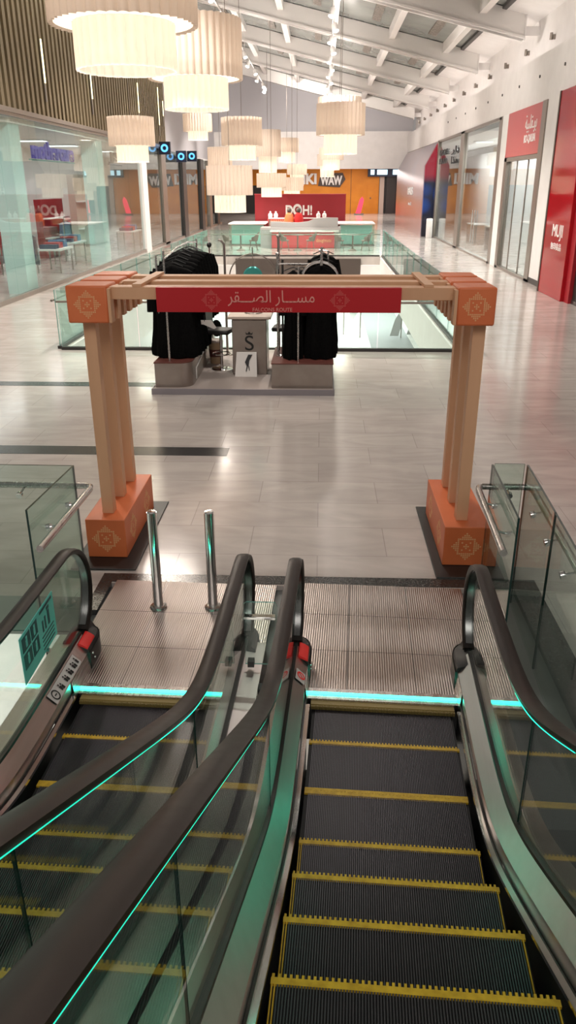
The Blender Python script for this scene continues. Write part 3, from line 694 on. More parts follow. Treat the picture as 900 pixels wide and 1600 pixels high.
# pictogram strip on the inner deck of the left escalator (left side) and a round prohibition sticker on the right one
def deck_point(g, sd, y, u, off=.003):
    """point on the inner deck: u = 0 at the skirt, 1 at the glass"""
    x = .476 + u * (.548 - .476); z = g(y) + .128 + u * .068
    return Vector((sd * (x - .006 - off), y, z + off))
def deck_patch(g, sd, y0, y1, u0, u1, off):
    return MB().add([deck_point(g, sd, y0, u0, off), deck_point(g, sd, y1, u0, off), deck_point(g, sd, y1, u1, off), deck_point(g, sd, y0, u1, off)], [(0, 1, 2, 3)]) 
def solid_patch(g, sd, y0, y1, u0, u1, off):
    a = [deck_point(g, sd, y, u, off) for y, u in ((y0, u0), (y1, u0), (y1, u1), (y0, u1))]
    return MB().prism(a, (sd * .003, 0, -.001))
stk = BL(solid_patch(gL, -1, -.34, .10, .12, .9, .004), 'pictogram_strip', M['sticker'], EL, smooth=0)
stk['label'] = 'white pictogram strip on the steel deck'
for k, yy in enumerate((-.31, -.225, -.14, -.07, .0, .06)):
    mb = MB()
    P0 = deck_point(gL, -1, yy + .02, .5, .007)
    ex = (deck_point(gL, -1, yy + .03, .5, .007) - P0).normalized(); eu = (deck_point(gL, -1, yy + .02, .8, .007) - P0).normalized(); nn = ex.cross(eu)
    if k == 0:
        ring = [P0 + (ex*math.cos(a) + eu*math.sin(a)) * .034 for a in [2*PI*i/20 for i in range(20)]] + [P0 + (ex*math.cos(a) + eu*math.sin(a)) * .025 for a in [2*PI*i/20 for i in range(20)]]
        mb.add(ring, [(i, (i+1) % 20, 20 + (i+1) % 20, 20 + i) for i in range(20)])
        mb.add([P0 + ex*a + eu*b for a, b in ((-.012, -.004), (.014, -.004), (.014, .004), (-.012, .004))], [(0, 1, 2, 3)])
    else:
        for (a0, b0, ww, hh) in [(-.014, .012, .012, .012), (-.018, -.022, .02, .03), (.008, .004, .012, .012), (.004, -.026, .02, .026)][: 4 if k < 5 else 2]:
            mb.add([P0 + ex*a + eu*b for a, b in ((a0, b0), (a0+ww, b0), (a0+ww, b0+hh), (a0, b0+hh))], [(0, 1, 2, 3)])
    BL(mb, 'pictogram', M['ink'], stk, smooth=0)
stk = BR(solid_patch(gR, -1, -.105, .0, .18, .92, .004), 'prohibition_sticker', M['sticker'], ER, smooth=0)
stk['label'] = 'small white sticker with a red ring'
P0 = deck_point(gR, -1, -.05, .55, .007); ex = Vector((0, 1, 0)); eu = (deck_point(gR, -1, -.05, .9, .007) - P0).normalized()
BR(MB().add([P0 + (ex*math.cos(a) + eu*math.sin(a)) * r for r in (.032, .022) for a in [2*PI*i/20 for i in range(20)]], [(i, (i+1) % 20, 20 + (i+1) % 20, 20 + i) for i in range(20)]
   ).add([P0 + ex*a + eu*b for a, b in ((-.02, -.014), (-.014, -.02), (.02, .014), (.014, .02))], [(0, 1, 2, 3)]), 'prohibition_ring', M['redplastic'], stk, smooth=0)
# teal notice clipped on the left glass
N = thing('notice_panel', 'teal see-through safety notice with pictograms stuck on the left escalator glass', 'notice', (-1.545, 3.6, .65))
nx = -1.548
MB().prism([(nx, 3.36, .50), (nx, 3.885, .50), (nx, 3.885, .785), (nx, 3.36, .785)], (.004, 0, 0)).build('film', M['notice'], N, smooth=0)
ink = MB()
for (a, b, c, d) in [(3.385, 3.50, .68, .765), (3.515, 3.61, .68, .765), (3.385, 3.50, .575, .665), (3.515, 3.61, .575, .665)]:
    ink.box(nx+.004, nx+.0055, a, b, c, d)
ink.box(nx+.004, nx+.0055, 3.66, 3.86, .755, .772)
for z in (.60, .575, .55, .525): ink.box(nx+.004, nx+.0055, 3.66, 3.85, z, z+.008)
for (y0, y1, z0, z1) in [(3.68, 3.70, .63, .70), (3.72, 3.74, .63, .71), (3.77, 3.80, .63, .72), (3.765, 3.805, .725, .745)]: ink.box(nx+.004, nx+.0055, y0, y1, z0, z1)
ink.build('printing', M['notice_ink'], N, smooth=0)
pic = MB()
for (yc, zc) in ((3.443, .722), (3.562, .722), (3.443, .62), (3.562, .62)):
    pic.box(nx+.0055, nx+.007, yc-.012, yc+.012, zc-.03, zc+.012); pic.box(nx+.0055, nx+.007, yc-.008, yc+.012, zc+.015, zc+.032)
pic.build('pictogram', M['notice'], N, smooth=0)
MB().tube([(nx-.01, 3.70, .50), (nx+.02, 3.70, .50)], .014, 10).build('clip', M['chrome'], N)
# little glass barrier standing between the two escalators
G = thing('glass_barrier', 'small upright glass barrier between the two escalator handrails', 'glass panel', (-.33, 4.02, .22))
MB().prism([(-.435, 4.0, .23), (-.236, 4.0, .23), (-.236, 4.0, .64), (-.25, 4.0, .668), (-.42, 4.0, .668), (-.435, 4.0, .655)], (0, .012, 0), 0, 1).build('pane', [M['glass_guard'], M['glass_edge_teal']], G, smooth=0)
box('clamp_rail', M['chrome'], -.44, -.245, 3.985, 4.025, .555, .575, G, bevel=.003)
for x in (-.40, -.27): box('clamp', M['black'], x-.02, x+.02, 3.98, 4.03, .22, .26, G)
# anti-slide buttons on the outer deck
for i, (yy, lab) in enumerate(((3.72, 'farther black stop block on the steel deck between the escalators'), (3.58, 'nearer black stop block on the steel deck between the escalators'))):
    t = thing('stop_block', lab, 'stop block', (-.29, yy, .235))
    MB().box(-.335, -.235, yy-.045, yy+.03, .235, .275).build('block', M['black'], t, bevel=.008)
    box('plate', M['frame'], -.34, -.23, yy-.05, yy+.04, .231, .237, t)

# ---------------------------------------------------------------- bollards
def bollard(x, y, label):
    t = thing('bollard', label, 'bollard', (x, y, 0), group='steel bollards on the landing')
    MB().tube([(x, y, .02), (x, y, .79)], .036, 20).build('post', M['chrome'], t)
    MB().lathe([(.001, .79), (.034, .79), (.036, .785), (.03, .80), (.001, .803)], 20, (x, y, 0)).build('cap', M['chrome'], t)
    MB().lathe([(.036, .03), (.05, .028), (.062, .02), (.066, .006), (.001, .006)], 20, (x, y, 0)).build('base_flange', M['steel'], t)
bollard(-1.200, 5.06, 'polished steel bollard nearer the left arch base')
bollard(-.785, 5.07, 'polished steel bollard nearer the middle of the two escalators')

# ---------------------------------------------------------------- glass guards beside the escalators
def pane(parent, a, b, z0, z1, name='pane', m='glass_guard', e='glass_edge', t=.014):
    a, b = Vector((*a, 0)), Vector((*b, 0)); d = (b - a).normalized(); n = Vector((-d.y, d.x, 0)) * t
    return MB().prism([(a.x, a.y, z0), (b.x, b.y, z0), (b.x, b.y, z1), (a.x, a.y, z1)], n, 0, 1).build(name, [M[m], M[e]], parent, smooth=0)
GR = thing('glass_guard', 'U-shaped glass guard with steel handrail right of the right escalator', 'glass guard', (1.4, 5.3, 0))
pane(GR, (1.222, 4.32), (1.262, 5.30), -.30, 1.1); pane(GR, (1.275, 5.31), (1.49, 5.31), -.30, 1.1); pane(GR, (1.50, 5.30), (1.455, 4.42), -.30, 1.1); pane(GR, (1.454, 4.41), (1.25, .6), -.30, 1.1)
MB().tube([(1.150, 4.20), (1.185, 5.20), (1.20, 5.36), (1.24, 5.40), (1.56, 5.40), (1.60, 5.36), (1.59, 5.2), (1.46, 2.4), (1.37, .6)] and
          [(1.135, 4.27, .89), (1.178, 5.30, .89), (1.19, 5.37, .89), (1.22, 5.40, .89), (1.54, 5.40, .89), (1.575, 5.37, .89), (1.58, 5.30, .89), (1.54, 4.41, .89), (1.34, .6, .89)], .024, 14).build('handrail', M['steel'], GR)
def standoff(par, a, b):
    a, b = Vector(a), Vector(b); d = (b - a).normalized()
    MB().tube([a, b], .008, 8).tube([a - d*.018, a + d*.012], .024, 14).build('standoff', M['chrome'], par)
for (a, b) in [((1.238, 4.62, .86), (1.165, 4.62, .88)), ((1.25, 5.1, .86), (1.185, 5.1, .88)), ((1.40, 5.31, .86), (1.40, 5.39, .88)), ((1.485, 4.95, .86), (1.555, 4.95, .88)), ((1.462, 4.50, .86), (1.53, 4.50, .88)), ((1.435, 4.05, .86), (1.51, 4.05, .88)),
               ((1.235, 4.65, -.1), (1.27, 4.65, -.1)), ((1.235, 4.5, -.18), (1.27, 4.5, -.18)), ((1.445, 4.2, -.1), (1.48, 4.2, -.1)), ((1.47, 4.6, -.1), (1.5, 4.6, -.1))]:
    standoff(GR, a, b)
GLd = thing('glass_guard', 'L-shaped glass guard with steel handrail left of the left escalator', 'glass guard', (-1.9, 5.1, 0))
pane(GLd, (-1.808, 4.34), (-1.762, 5.16), -.30, 1.1); pane(GLd, (-1.765, 5.175), (-3.6, 5.19), -.30, 1.1); pane(GLd, (-3.61, 5.19), (-6.2, 5.2), -.30, 1.1)
MB().tube([(-1.715, 4.22, .89), (-1.69, 5.24, .89), (-1.70, 5.29, .89), (-1.74, 5.31, .89), (-6.2, 5.32, .89)], .024, 14).build('handrail', M['steel'], GLd)
for (a, b) in [((-1.79, 4.62, .86), (-1.71, 4.62, .88)), ((-1.775, 5.0, .86), (-1.70, 5.0, .88)), ((-2.2, 5.185, .86), (-2.2, 5.30, .88)), ((-3.0, 5.185, .86), (-3.0, 5.30, .88)), ((-1.775, 5.02, -.1), (-1.74, 5.02, -.1)), ((-1.79, 4.7, -.1), (-1.75, 4.7, -.1))]:
    standoff(GLd, a, b)
# ---------------------------------------------------------------- abaya kiosk
kp = thing('kiosk_platform', 'low grey kiosk platform with lilac edge standing before the void', 'platform', (-1.2, 13, 0))
MB().box(-2.56, .21, 11.5, 14.6, .0, .085).build('deck', M['platform'], kp, bevel=.008)
MB().box(-2.575, .225, 11.485, 11.5, .0, .092).box(-2.575, -2.56, 11.5, 14.6, 0, .092).box(.21, .225, 11.5, 14.6, 0, .092).build('edging', M['platform_edge'], kp)
def rounded(x0, x1, y0, y1, r):
    return [(x0, y1), (x0, y0)] + [(x1 - r + r*math.sin(a), y0 + r - r*math.cos(a)) for a in [rad(i*9) for i in range(11)]] + [(x1, y1)]
pl = thing('rack_plinth', 'brushed steel plinth with rounded corner under the left abaya rack', 'plinth', (-2.25, 12.9, .085))
MB().prism([(x, y, .085) for x, y in rounded(-2.53, -1.97, 11.6, 14.5, .22)], (0, 0, .37)).build('body', M['plinth'], pl)
MB().prism([(x, y, .455) for x, y in rounded(-2.54, -1.96, 11.59, 14.5, .22)], (0, 0, .015)).build('top', M['plinth_top'], pl)
MB().box(-1.968, -1.955, 12.05, 12.08, .12, .30).prism([(-1.968, 12.05, .29), (-1.968, 12.08, .28), (-1.968, 13.3, .40), (-1.968, 13.3, .43)], (.012, 0, 0)).build('handle', M['white_letter'], pl)
pr = thing('rack_plinth', 'square-cornered taupe steel plinth under the right abaya rack', 'plinth', (-.26, 12.1, .085))
MB().box(-.735, .195, 11.6, 12.9, .085, .455).build('body', M['plinth'], pr, bevel=.006)
MB().box(-.745, .205, 11.59, 12.9, .455, .470).build('top', M['plinth_top'], pr)
def garment_mb(w, h, d, seed):
    """hanging abaya: shoulders, sleeves hanging in, pleated flaring skirt"""
    rnd = random.Random(seed); mb = MB(); n = 36; rows = []
    for t, f, dd in [(0, .12, .5), (.015, .30, .7), (.04, .72, .85), (.075, .95, .95), (.2, 1.0, 1.), (.45, .94, .95), (.7, .98, 1.05), (.93, 1.08, 1.2), (1., 1.05, 1.2)]:
        rows.append((-h*t, f, dd, .02 + .10*t))
    ph = rnd.random()*6; vs = []
    for z, f, dd, wv in rows:
        for i in range(n):
            a = 2*PI*i/n; k = 1 + wv*math.sin(7*a + ph) + wv*.6*math.sin(13*a + 2*ph)
            vs.append((w/2*f*math.cos(a)*k, d/2*dd*math.sin(a)*k, z + (.012*math.sin(9*a+ph) if z < -h*.95 else 0)))
    k = len(rows)
    mb.add(vs, [(r*n+i, r*n+(i+1) % n, (r+1)*n+(i+1) % n, (r+1)*n+i) for r in range(k-1) for i in range(n)] + [tuple(range(n)), tuple((k-1)*n+i for i in range(n))])
    for sx in (-1, 1):       # sleeves
        mb.tube([(sx*w*.46, 0, -h*.07), (sx*w*.54, -.02, -h*.25), (sx*w*.52, -.02, -h*.50)], [.045, .06, .085], 10)
    return mb
def hanger(parent, rail):
    MB().tube([(-.16, 0, -.015), (-.05, 0, .03), (0, 0, .045), (.05, 0, .03), (.16, 0, -.015)], .008, 6).tube([(0, 0, .045), (0, 0, rail-.02), (.015, 0, rail+.01), (0, 0, rail+.022)], .004, 6).build('hanger', M['black'], parent, local=True)
def abaya(x, y, ztop, w, h, d, rz_, label, group, seed):
    t = thing('abaya', label, 'abaya', (x, y, ztop), rz_, group)
    garment_mb(w, h, d, seed).build('robe', M['cloth'], t, local=True, smooth=60); hanger(t, .06)
    return t
lrack = thing('garment_rack', 'chrome garment rack on the rounded left plinth', 'garment rack', (-2.27, 12.9, .47))
MB().tube([(-2.31, 11.72, .47), (-2.31, 11.72, 2.08)], .017, 10).build('pole', M['steel'], lrack)
MB().tube([(-2.47, 11.95, .47), (-2.47, 11.95, 2.0)], .014, 10).build('pole', M['steel'], lrack)
MB().tube([(-2.20, 14.2, .47), (-2.20, 14.2, 2.10)], .017, 10).build('pole', M['steel'], lrack)
MB().tube([(-2.31, 11.72, 1.96), (-2.26, 12.6, 2.06), (-2.22, 13.4, 2.09), (-2.20, 14.2, 2.04)], .014, 10).build('hanging_rail', M['steel'], lrack)
for i in range(9):
    yy = 12.02 + .235*i; zt = [1.90, 1.92, 1.95, 1.99, 2.02, 2.03, 2.03, 2.01, 1.98][i]
    tt = (yy-11.72)/2.48
    abaya(-2.20 - .05*(1-tt), yy, zt-.05, .66, zt-.05-.49 + (-.02 if i % 2 else 0) - (.35 if i > 5 else 0), .26, .05*((i*7) % 3-1), ['front black abaya of the left rack, nearest the chrome pole', 'long black abaya hanging in the row on the left rack'][i > 0], 'black abayas on the left rack', i)
sc = tag(MB().tube([(-2.0, 13.2, 1.78), (-1.95, 13.19, 1.76), (-1.92, 13.18, 1.68), (-1.94, 13.18, 1.5)], [.04, .05, .06, .04], 12).build('scarf', M['scarf']), 'red scarf over the back of the left abaya rack', 'scarf')
tagm = thing('price_card', 'white swing tag hanging at the right of the left abayas', 'tag', (-1.90, 12.8, .93))
MB().prism([(-1.93, 12.4, .98), (-1.74, 12.4, .98), (-1.66, 12.4, .86), (-1.70, 12.4, .84), (-1.86, 12.4, .91), (-1.95, 12.4, .92)], (0, .01, 0)).build('card', M['card'], tagm)
MB().tube([(-1.85, 12.4, .96), (-1.85, 12.4, 1.06)], .006, 6).build('string', M['ink'], tagm)
shoe = tag(MB().sphere((-1.86, 13.9, .60), .10, 12, 1.5).tube([(-1.86, 13.9, .7), (-1.86, 13.9, .5)], .06, 10).build('rolled_shawl', M['cloth'], smooth=60), 'small black roll of cloth at the back of the left plinth', 'cloth')
rrack = thing('garment_rack', 'chrome garment rack with hoop top on the square right plinth', 'garment rack', (-.25, 12.1, .47))
MB().tube([(-.335, 11.72, .47), (-.335, 11.72, 1.86)], .014, 10).build('pole', M['steel'], rrack)
MB().tube([(-.66, 12.15, .47), (-.66, 12.15, 1.98)], .022, 10).build('pole', M['steel'], rrack)
MB().tube([(-.59, 12.2, .47), (-.59, 12.2, 1.92)], .016, 10).build('pole', M['darkframe'], rrack)
MB().sphere((-.66, 12.15, 2.0), .035, 10).build('finial', M['steel'], rrack)
MB().lathe([(.001, .11), (.04, .10), (.07, .088), (.001, .086)], 16, (-.63, 12.17, .385)).build('foot', M['steel'], rrack)
MB().tube([(-.66, 12.15, 1.86), (.02, 12.15, 1.86)], .016, 10).tube([(.0, 11.9, 1.86), (.0, 11.9, 2.12)], .02, 10).build('hanging_rail', M['steel'], rrack)
MB().tube([(-.02 + .26*math.cos(a), 12.0, 1.68 + .22*math.sin(a)) for a in [rad(i*9) for i in range(21)]], .026, 10).build('hoop', M['chrome'], rrack)
MB().tube([(.10, 12.3, .47), (.10, 12.3, 2.04), (-.04, 12.3, 2.05)], .014, 8).build('pole', M['steel'], rrack)
abaya(-.42, 12.0, 1.78, .28, 1.30, .30, .0, 'narrow black abaya on the right rack beside the chrome pole', 'black abayas on the right rack', 30)
abaya(-.30, 12.45, 1.74, .26, 1.26, .26, .2, 'narrow black abaya behind the front one at the left of the right rack', 'black abayas on the right rack', 31)
for i in range(4):
    abaya(.0 + .01*i, 12.02+.2*i, 1.86+.04*i, .44, 1.37+.03*i, .28, .04*i, ['wide front black abaya under the chrome hoop of the right rack', 'wide black abaya behind the front one under the chrome hoop', 'wide black abaya third in the row under the chrome hoop', 'rearmost wide black abaya under the chrome hoop'][i], 'black abayas on the right rack', 40+i)
ct = thing('counter', 'taupe pedestal counter with crowned S monogram in the kiosk', 'counter', (-1.14, 12.8, .085))
MB().box(-1.43, -.87, 12.52, 13.1, .085, .97).build('pedestal', M['plinth'], ct, bevel=.01)
MB().box(-1.49, -.79, 12.44, 13.2, .985, 1.03).build('top_slab', M['cream'], ct, bevel=.008)
box('shadow_gap', M['brown'], -1.41, -.89, 12.54, 13.08, .97, .985, ct)
text('monogram', 'S', M['ink'], ct, 1, (-1.15, 12.515, .60), FRONT, .004, width=.14, height=.24)
MB().prism([(-1.20, 12.51, .735), (-1.10, 12.51, .735), (-1.09, 12.51, .775), (-1.12, 12.51, .75), (-1.15, 12.51, .785), (-1.18, 12.51, .75), (-1.21, 12.51, .775)], (0, .008, 0)).build('crown', M['ink'], ct)
cc = thing('leaning_board', 'white board with black drawing leaning on the pedestal counter', 'board', (-1.2, 12.4, .085))
MB().prism([(-1.38, 12.34, .087), (-1.02, 12.34, .087), (-1.035, 12.50, .45), (-1.36, 12.50, .45)], (0, .018, .006)).build('board', M['card'], cc)
MB().prism([(-1.19, 12.405, .25), (-1.16, 12.408, .25), (-1.15, 12.44, .33), (-1.10, 12.48, .42), (-1.17, 12.478, .42), (-1.22, 12.43, .31)], (0, -.006, 0)).prism([(-1.205, 12.372, .17), (-1.19, 12.372, .17), (-1.17, 12.405, .25), (-1.19, 12.405, .25)], (0, -.006, 0)).prism([(-1.15, 12.38, .18), (-1.14, 12.38, .18), (-1.15, 12.405, .25), (-1.165, 12.405, .25)], (0, -.006, 0)).build('drawing', M['ink'], cc)
def bar_stool(x, y, r, label):
    t = thing('bar_stool', label, 'bar stool', (x, y, .085), r)
    B = lambda mb, n, m, **k: mb.build(n, M[m], t, local=True, **k)
    B(MB().lathe([(.001, .012), (.06, .012), (.17, .004), (.19, 0)][::-1] + [(.001, .03)], 20), 'base', 'chrome')
    B(MB().tube([(0, 0, .01), (0, 0, .60)], .026, 12), 'post', 'chrome')
    B(MB().tube([(.15*math.cos(a), .15*math.sin(a), .26) for a in [2*PI*i/20 for i in range(21)]], .010, 6).tube([(0, 0, .26), (.15, 0, .26)], .009, 6), 'footrest', 'chrome')
    B(MB().box(-.2, .2, -.19, .19, .60, .67), 'seat', 'leather', bevel=.025)
    B(MB().sweep([(0, .15, .64), (0, .19, .68), (0, .21, .80), (0, .215, .98)], [(-.19, -.02), (.19, -.02), (.19, .02), (-.19, .02)], side=(1, 0, 0)), 'backrest', 'leather', bevel=.012)
bar_stool(-1.665, 12.95, rad(80), 'black leather bar stool left of the pedestal counter')
bar_stool(-.62, 13.25, rad(-95), 'black leather bar stool right of the pedestal counter')
cu = thing('takeaway_cup', 'tall kraft paper cup on the kiosk floor beside the stool', 'cup', (-1.82, 13.4, .085))
MB().lathe([(.001, .0), (.10, .0), (.13, .36), (.132, .37), (.12, .372)], 18, (-1.82, 13.4, .086)).build('cup', M['cup'], cu); MB().lathe([(.135, .365), (.135, .39), (.12, .41), (.001, .415)], 18, (-1.82, 13.4, .086)).build('lid', M['cream'], cu)
MB().lathe([(.112, .12), (.124, .25)], 18, (-1.82, 13.4, .086)).build('sleeve', M['plinth_top'], cu)
rm = thing('hoop_mirror', 'thin hoop stand with teal round mirror on the counter', 'mirror', (-1.10, 12.85, 1.03))
MB().tube([(-1.10 + .38*math.cos(a), 12.85, 1.57 + .38*math.sin(a)) for a in [2*PI*i/40 for i in range(41)]], .010, 8).build('hoop', M['frame'], rm)
MB().tube([(-1.10, 12.85, 1.04), (-1.10, 12.85, 1.20)], .012, 8).tube([(-1.10, 12.85, 1.95), (-1.10, 12.85, 2.05)], .010, 8).lathe([(.001, 1.05), (.14, 1.045), (.15, 1.032)], 18, (-1.10, 12.85, 0)).build('stand', M['frame'], rm)
mb = MB().lathe([(.001, -.02), (.14, -.016), (.16, 0), (.14, .016), (.001, .02)], 24); Rm = Matrix.Translation((-1.10, 12.85, 1.60)) @ Matrix.Rotation(PI/2, 4, 'X'); mb.v = [tuple(Rm @ Vector(v)) for v in mb.v]; mb.build('mirror_disc', M['teal_disc'], rm)
MB().tube([(-1.10, 12.85, 1.75), (-1.10, 12.85, 1.95)], .006, 6).build('hanging_wire', M['frame'], rm)
for (x, y, z, m, lab) in [(-1.92, 13.8, 2.0, 'black', 'thin display pole with black ball top behind the kiosk')]:
    t = thing('display_pole', lab, 'pole', (x, y, .085))
    MB().tube([(x, y, .085), (x, y, z)], .011, 8).build('pole', M['frame'], t); MB().sphere((x, y, z+.02), .045, 12).build('ball', M[m], t); MB().lathe([(.001, .11), (.10, .10), (.11, .087)], 16, (x, y, 0)).build('base', M['frame'], t)
t = thing('display_pole', 'taupe display pole with short bent head behind the kiosk', 'pole', (-1.70, 14.1, .085))
MB().tube([(-1.70, 14.1, .085), (-1.70, 14.1, 2.0), (-1.75, 14.1, 2.07), (-1.80, 14.1, 2.08)], .022, 10).build('pole', M['plinth'], t); MB().lathe([(.001, .11), (.10, .10), (.11, .087)], 16, (-1.70, 14.1, 0)).build('base', M['frame'], t)
t = thing('display_pole', 'taupe display pole just left of the right abaya rack', 'pole', (-.72, 14.1, .085))
MB().tube([(-.75, 14.1, .085), (-.75, 14.1, 2.12)], .024, 10).build('pole', M['plinth'], t); MB().sphere((-.75, 14.1, 2.14), .04, 10).build('ball', M['plinth'], t); MB().lathe([(.001, .11), (.10, .10), (.11, .087)], 16, (-.75, 14.1, 0)).build('base', M['frame'], t)

# ---------------------------------------------------------------- glass balustrades round the void
def balustrade(name, label, a, b, npan, post=True):
    t = thing('glass_balustrade', label, 'balustrade', (*a, 0))
    a, b = Vector((*a, 0)), Vector((*b, 0)); d = (b - a) / npan; u = d.normalized(); n = Vector((-u.y, u.x, 0))
    for i in range(npan):
        p, q = a + d*i + u*.012, a + d*(i+1) - u*.012
        MB().prism([(p.x, p.y, .03), (q.x, q.y, .03), (q.x, q.y, 1.12), (p.x, p.y, 1.12)], n*.014, 0, 1).build('pane', [M['glass_far'], M['glass_edge_teal']], t, smooth=0)
    ee = a + d*npan
    mb = MB(); q = n*.04
    mb.prism([(a.x - q.x, a.y - q.y, .0), (ee.x - q.x, ee.y - q.y, .0), (ee.x + q.x*1.3, ee.y + q.y*1.3, .0), (a.x + q.x*1.3, a.y + q.y*1.3, .0)], (0, 0, .055))
    mb.build('shoe_channel', M['darkframe'], t, smooth=0)
    MB().tube([(a.x - n.x*.06, a.y - n.y*.06, .92), (ee.x - n.x*.06, ee.y - n.y*.06, .92)], .022, 8).build('handrail', M['frame'], t)
    for i in range(npan+1):
        p = a + d*i; p = p + (u*.05 if i == 0 else -u*.05 if i == npan else Vector())
        MB().tube([(p.x, p.y, .92), (p.x - n.x*.06, p.y - n.y*.06, .92)], .012, 6).build('bracket', M['frame'], t)
    return t
balustrade('', 'glass balustrade along the near edge of the void behind the kiosk', (-5.05, 14.93), (2.63, 14.93), 5)
balustrade('', 'long glass balustrade along the right side of the void', (2.72, 15.0), (2.72, 36.3), 12)
balustrade('', 'long glass balustrade along the left side of the void', (-5.12, 36.3), (-5.12, 15.0), 12)
balustrade('', 'glass balustrade across the far end of the void before the cafe', (2.6, 36.35), (-5.0, 36.35), 5)
# lower level seen through the void: lit shop windows
for i, (x0, x1, z0, z1) in enumerate([(-8.6, -5.4, -4.7, -2.2), (-4.8, -1.6, -4.7, -2.2), (-1.0, 2.2, -4.7, -2.2), (3.0, 6.8, -4.7, -2.2)]):
    t = thing('lower_shop_window', ['lit white shop window on the lower level, far left', 'lit white shop window on the lower level, second from the left', 'lit white shop window on the lower level, third from the left', 'lit white shop window on the lower level, far right'][i], 'shop window', (x0, 60, -5))
    box('light_panel', M['lowerlight'], x0, x1, 60.0, 60.1, z0, z1, t); MB().box(x0-.1, x1+.1, 59.95, 60.12, z1, z1+.15).box(x0-.1, x1+.1, 59.95, 60.12, -4.99, z0).box(x0-.1, x0, 59.95, 60.12, z0, z1).box(x1, x1+.1, 59.95, 60.12, z0, z1).build('frame', M['frame'], t)
for i, (x, y) in enumerate([(4.2, 44), (5.2, 44.5), (5.9, 45.2), (6.5, 46.2), (1.0, 45), (1.9, 44)]):
    t = thing('lower_banner', ['curved white banner nearest the grey strip on the lower floor', 'second curved white banner right of the grey floor strip', 'third curved white banner right of the grey floor strip', 'fourth curved white banner right of the grey floor strip', 'grey banner left of the grey floor strip', 'second grey banner beside the grey floor strip'][i], 'banner', (x, y, -5))
    MB().prism([(x-.3, y, -4.9), (x+.18, y, -4.9), (x+.34, y, -4.3), (x+.30, y, -3.4), (x-.05, y, -4.0)], (0, .05, 0)).build('cloth', M['grey_stone'] if i < 4 else M['white'], t); MB().tube([(x+.33, y, -5), (x+.33, y, -3.4)], .03, 6).build('pole', M['frame'], t)

# ---------------------------------------------------------------- cafe on the bridge
def tub_chair(x, y, r, label):
    t = thing('cafe_chair', label, 'chair', (x, y, 0), r)
    B = lambda mb, n, m, **k: mb.build(n, M[m], t, local=True, **k)
    B(MB().lathe([(.001, .44), (.19, .44), (.21, .47), (.19, .50), (.001, .505)], 16), 'seat', 'skin_chair')
    arc = [rad(a) for a in range(-20, 201, 20)]
    lo = [(.20*math.cos(a), .20*math.sin(a), .47) for a in arc]; hi = [(.27*math.cos(a), .30*math.sin(a) if math.sin(a) > 0 else .2*math.sin(a), .62 + .26*max(0, math.sin(a))) for a in arc]
    B(MB().strip(lo, hi, (0, .02, .01)), 'backrest', 'skin_chair')
    for sx in (-1, 1):
        for sy in (-1, 1): B(MB().tube([(sx*.12, sy*.12, .45), (sx*.20, sy*.20, .0)], [.017, .011], 8), 'leg', 'skin_chair')
    return t
def cafe_table(x, y, label):
    t = thing('cafe_table', label, 'table', (x, y, 0))
    MB().lathe([(.001, .72), (.34, .72), (.35, .735), (.34, .75), (.001, .75)], 24, (x, y, 0)).build('tabletop', M['white'], t)
    MB().lathe([(.04, .72), (.035, .5), (.04, .1), (.20, .03), (.21, .0), (.001, 0)], 16, (x, y, 0)).build('pedestal', M['skin_chair'], t)
for i, (x, w) in enumerate([(-3.95, 'left'), (-1.17, 'middle'), (1.50, 'right')]):
    cafe_table(x, 39.6, 'round cafe table of the %s group before the red counter' % w)
    tub_chair(x-.62, 39.5, rad(90), 'taupe tub chair on the left of the %s cafe table' % w)
    tub_chair(x+.62, 39.5, rad(-90), 'taupe tub chair on the right of the %s cafe table' % w)
kc = thing('cafe_counter', 'low counter with rose-red front and grey stone top before the red cafe wall', 'counter', (-.95, 41.5, 0))
box('front_panel', M['red_pale'], -2.52, .63, 41.0, 41.15, .02, .78, kc); box('body', M['grey_stone'], -3.1, .95, 41.15, 42.5, 0, .98, kc)
MB().box(-2.6, .85, 40.9, 41.3, .78, .86).build('ledge', M['white'], kc)
MB().prism([(-2.6, 41.3, .98), (.8, 41.3, .98), (.8, 41.3, 1.42), (.2, 41.3, 1.44), (-.4, 41.3, 1.38), (-.7, 41.3, 1.25), (-1.2, 41.3, 1.2), (-2.6, 41.3, 1.25)], (0, .5, 0)).build('hood', M['grey_stone'], kc)
text('lettering', 'doughnuts', M['motif'], kc, 1, (.1, 40.99, .36), FRONT, .01, width=.75, height=.22)
for i, (x0, x1) in enumerate([(-4.9, -3.0), (.85, 2.75)]):
    t = thing('display_counter', 'frosted teal glass display counter on the %s of the cafe' % ('left', 'right')[i], 'display counter', ((x0+x1)/2, 43.5, 0))
    MB().box(x0, x1, 43.0, 43.05, .05, 1.05).box(x0, x0+.05, 43.05, 45.6, .05, 1.05).box(x1-.05, x1, 43.05, 45.6, .05, 1.05).build('glass_case', [M['glass_far']], t)
    box('back_panel', M['teal_col'], x0+.1, x1-.1, 43.35, 43.42, .05, 1.0, t); box('plinth', M['frame'], x0-.02, x1+.02, 42.98, 45.6, 0, .06, t)
    box('worktop', M['white'], x0-.03, x1+.03, 42.97, 45.6, 1.05, 1.10, t)
pw = thing('cafe_wall', 'dark red cafe backdrop wall with white slogan', 'backdrop', (-1.2, 46.2, 0))
box('panel', M['red_matt'], -3.75, 1.30, 46.0, 46.3, 0, 2.46, pw); box('capping', M['red_pale'], -3.77, 1.32, 45.98, 46.32, 2.46, 2.50, pw)
text('lettering', 'D', M['white_letter'], pw, 1, (-1.83, 45.98, 1.66), FRONT, .03, width=.40, height=.52, bold=.03)
text('lettering', 'O', M['white_letter'], pw, 1, (-1.38, 45.98, 1.68), FRONT, .03, width=.50, height=.60, bold=.04)
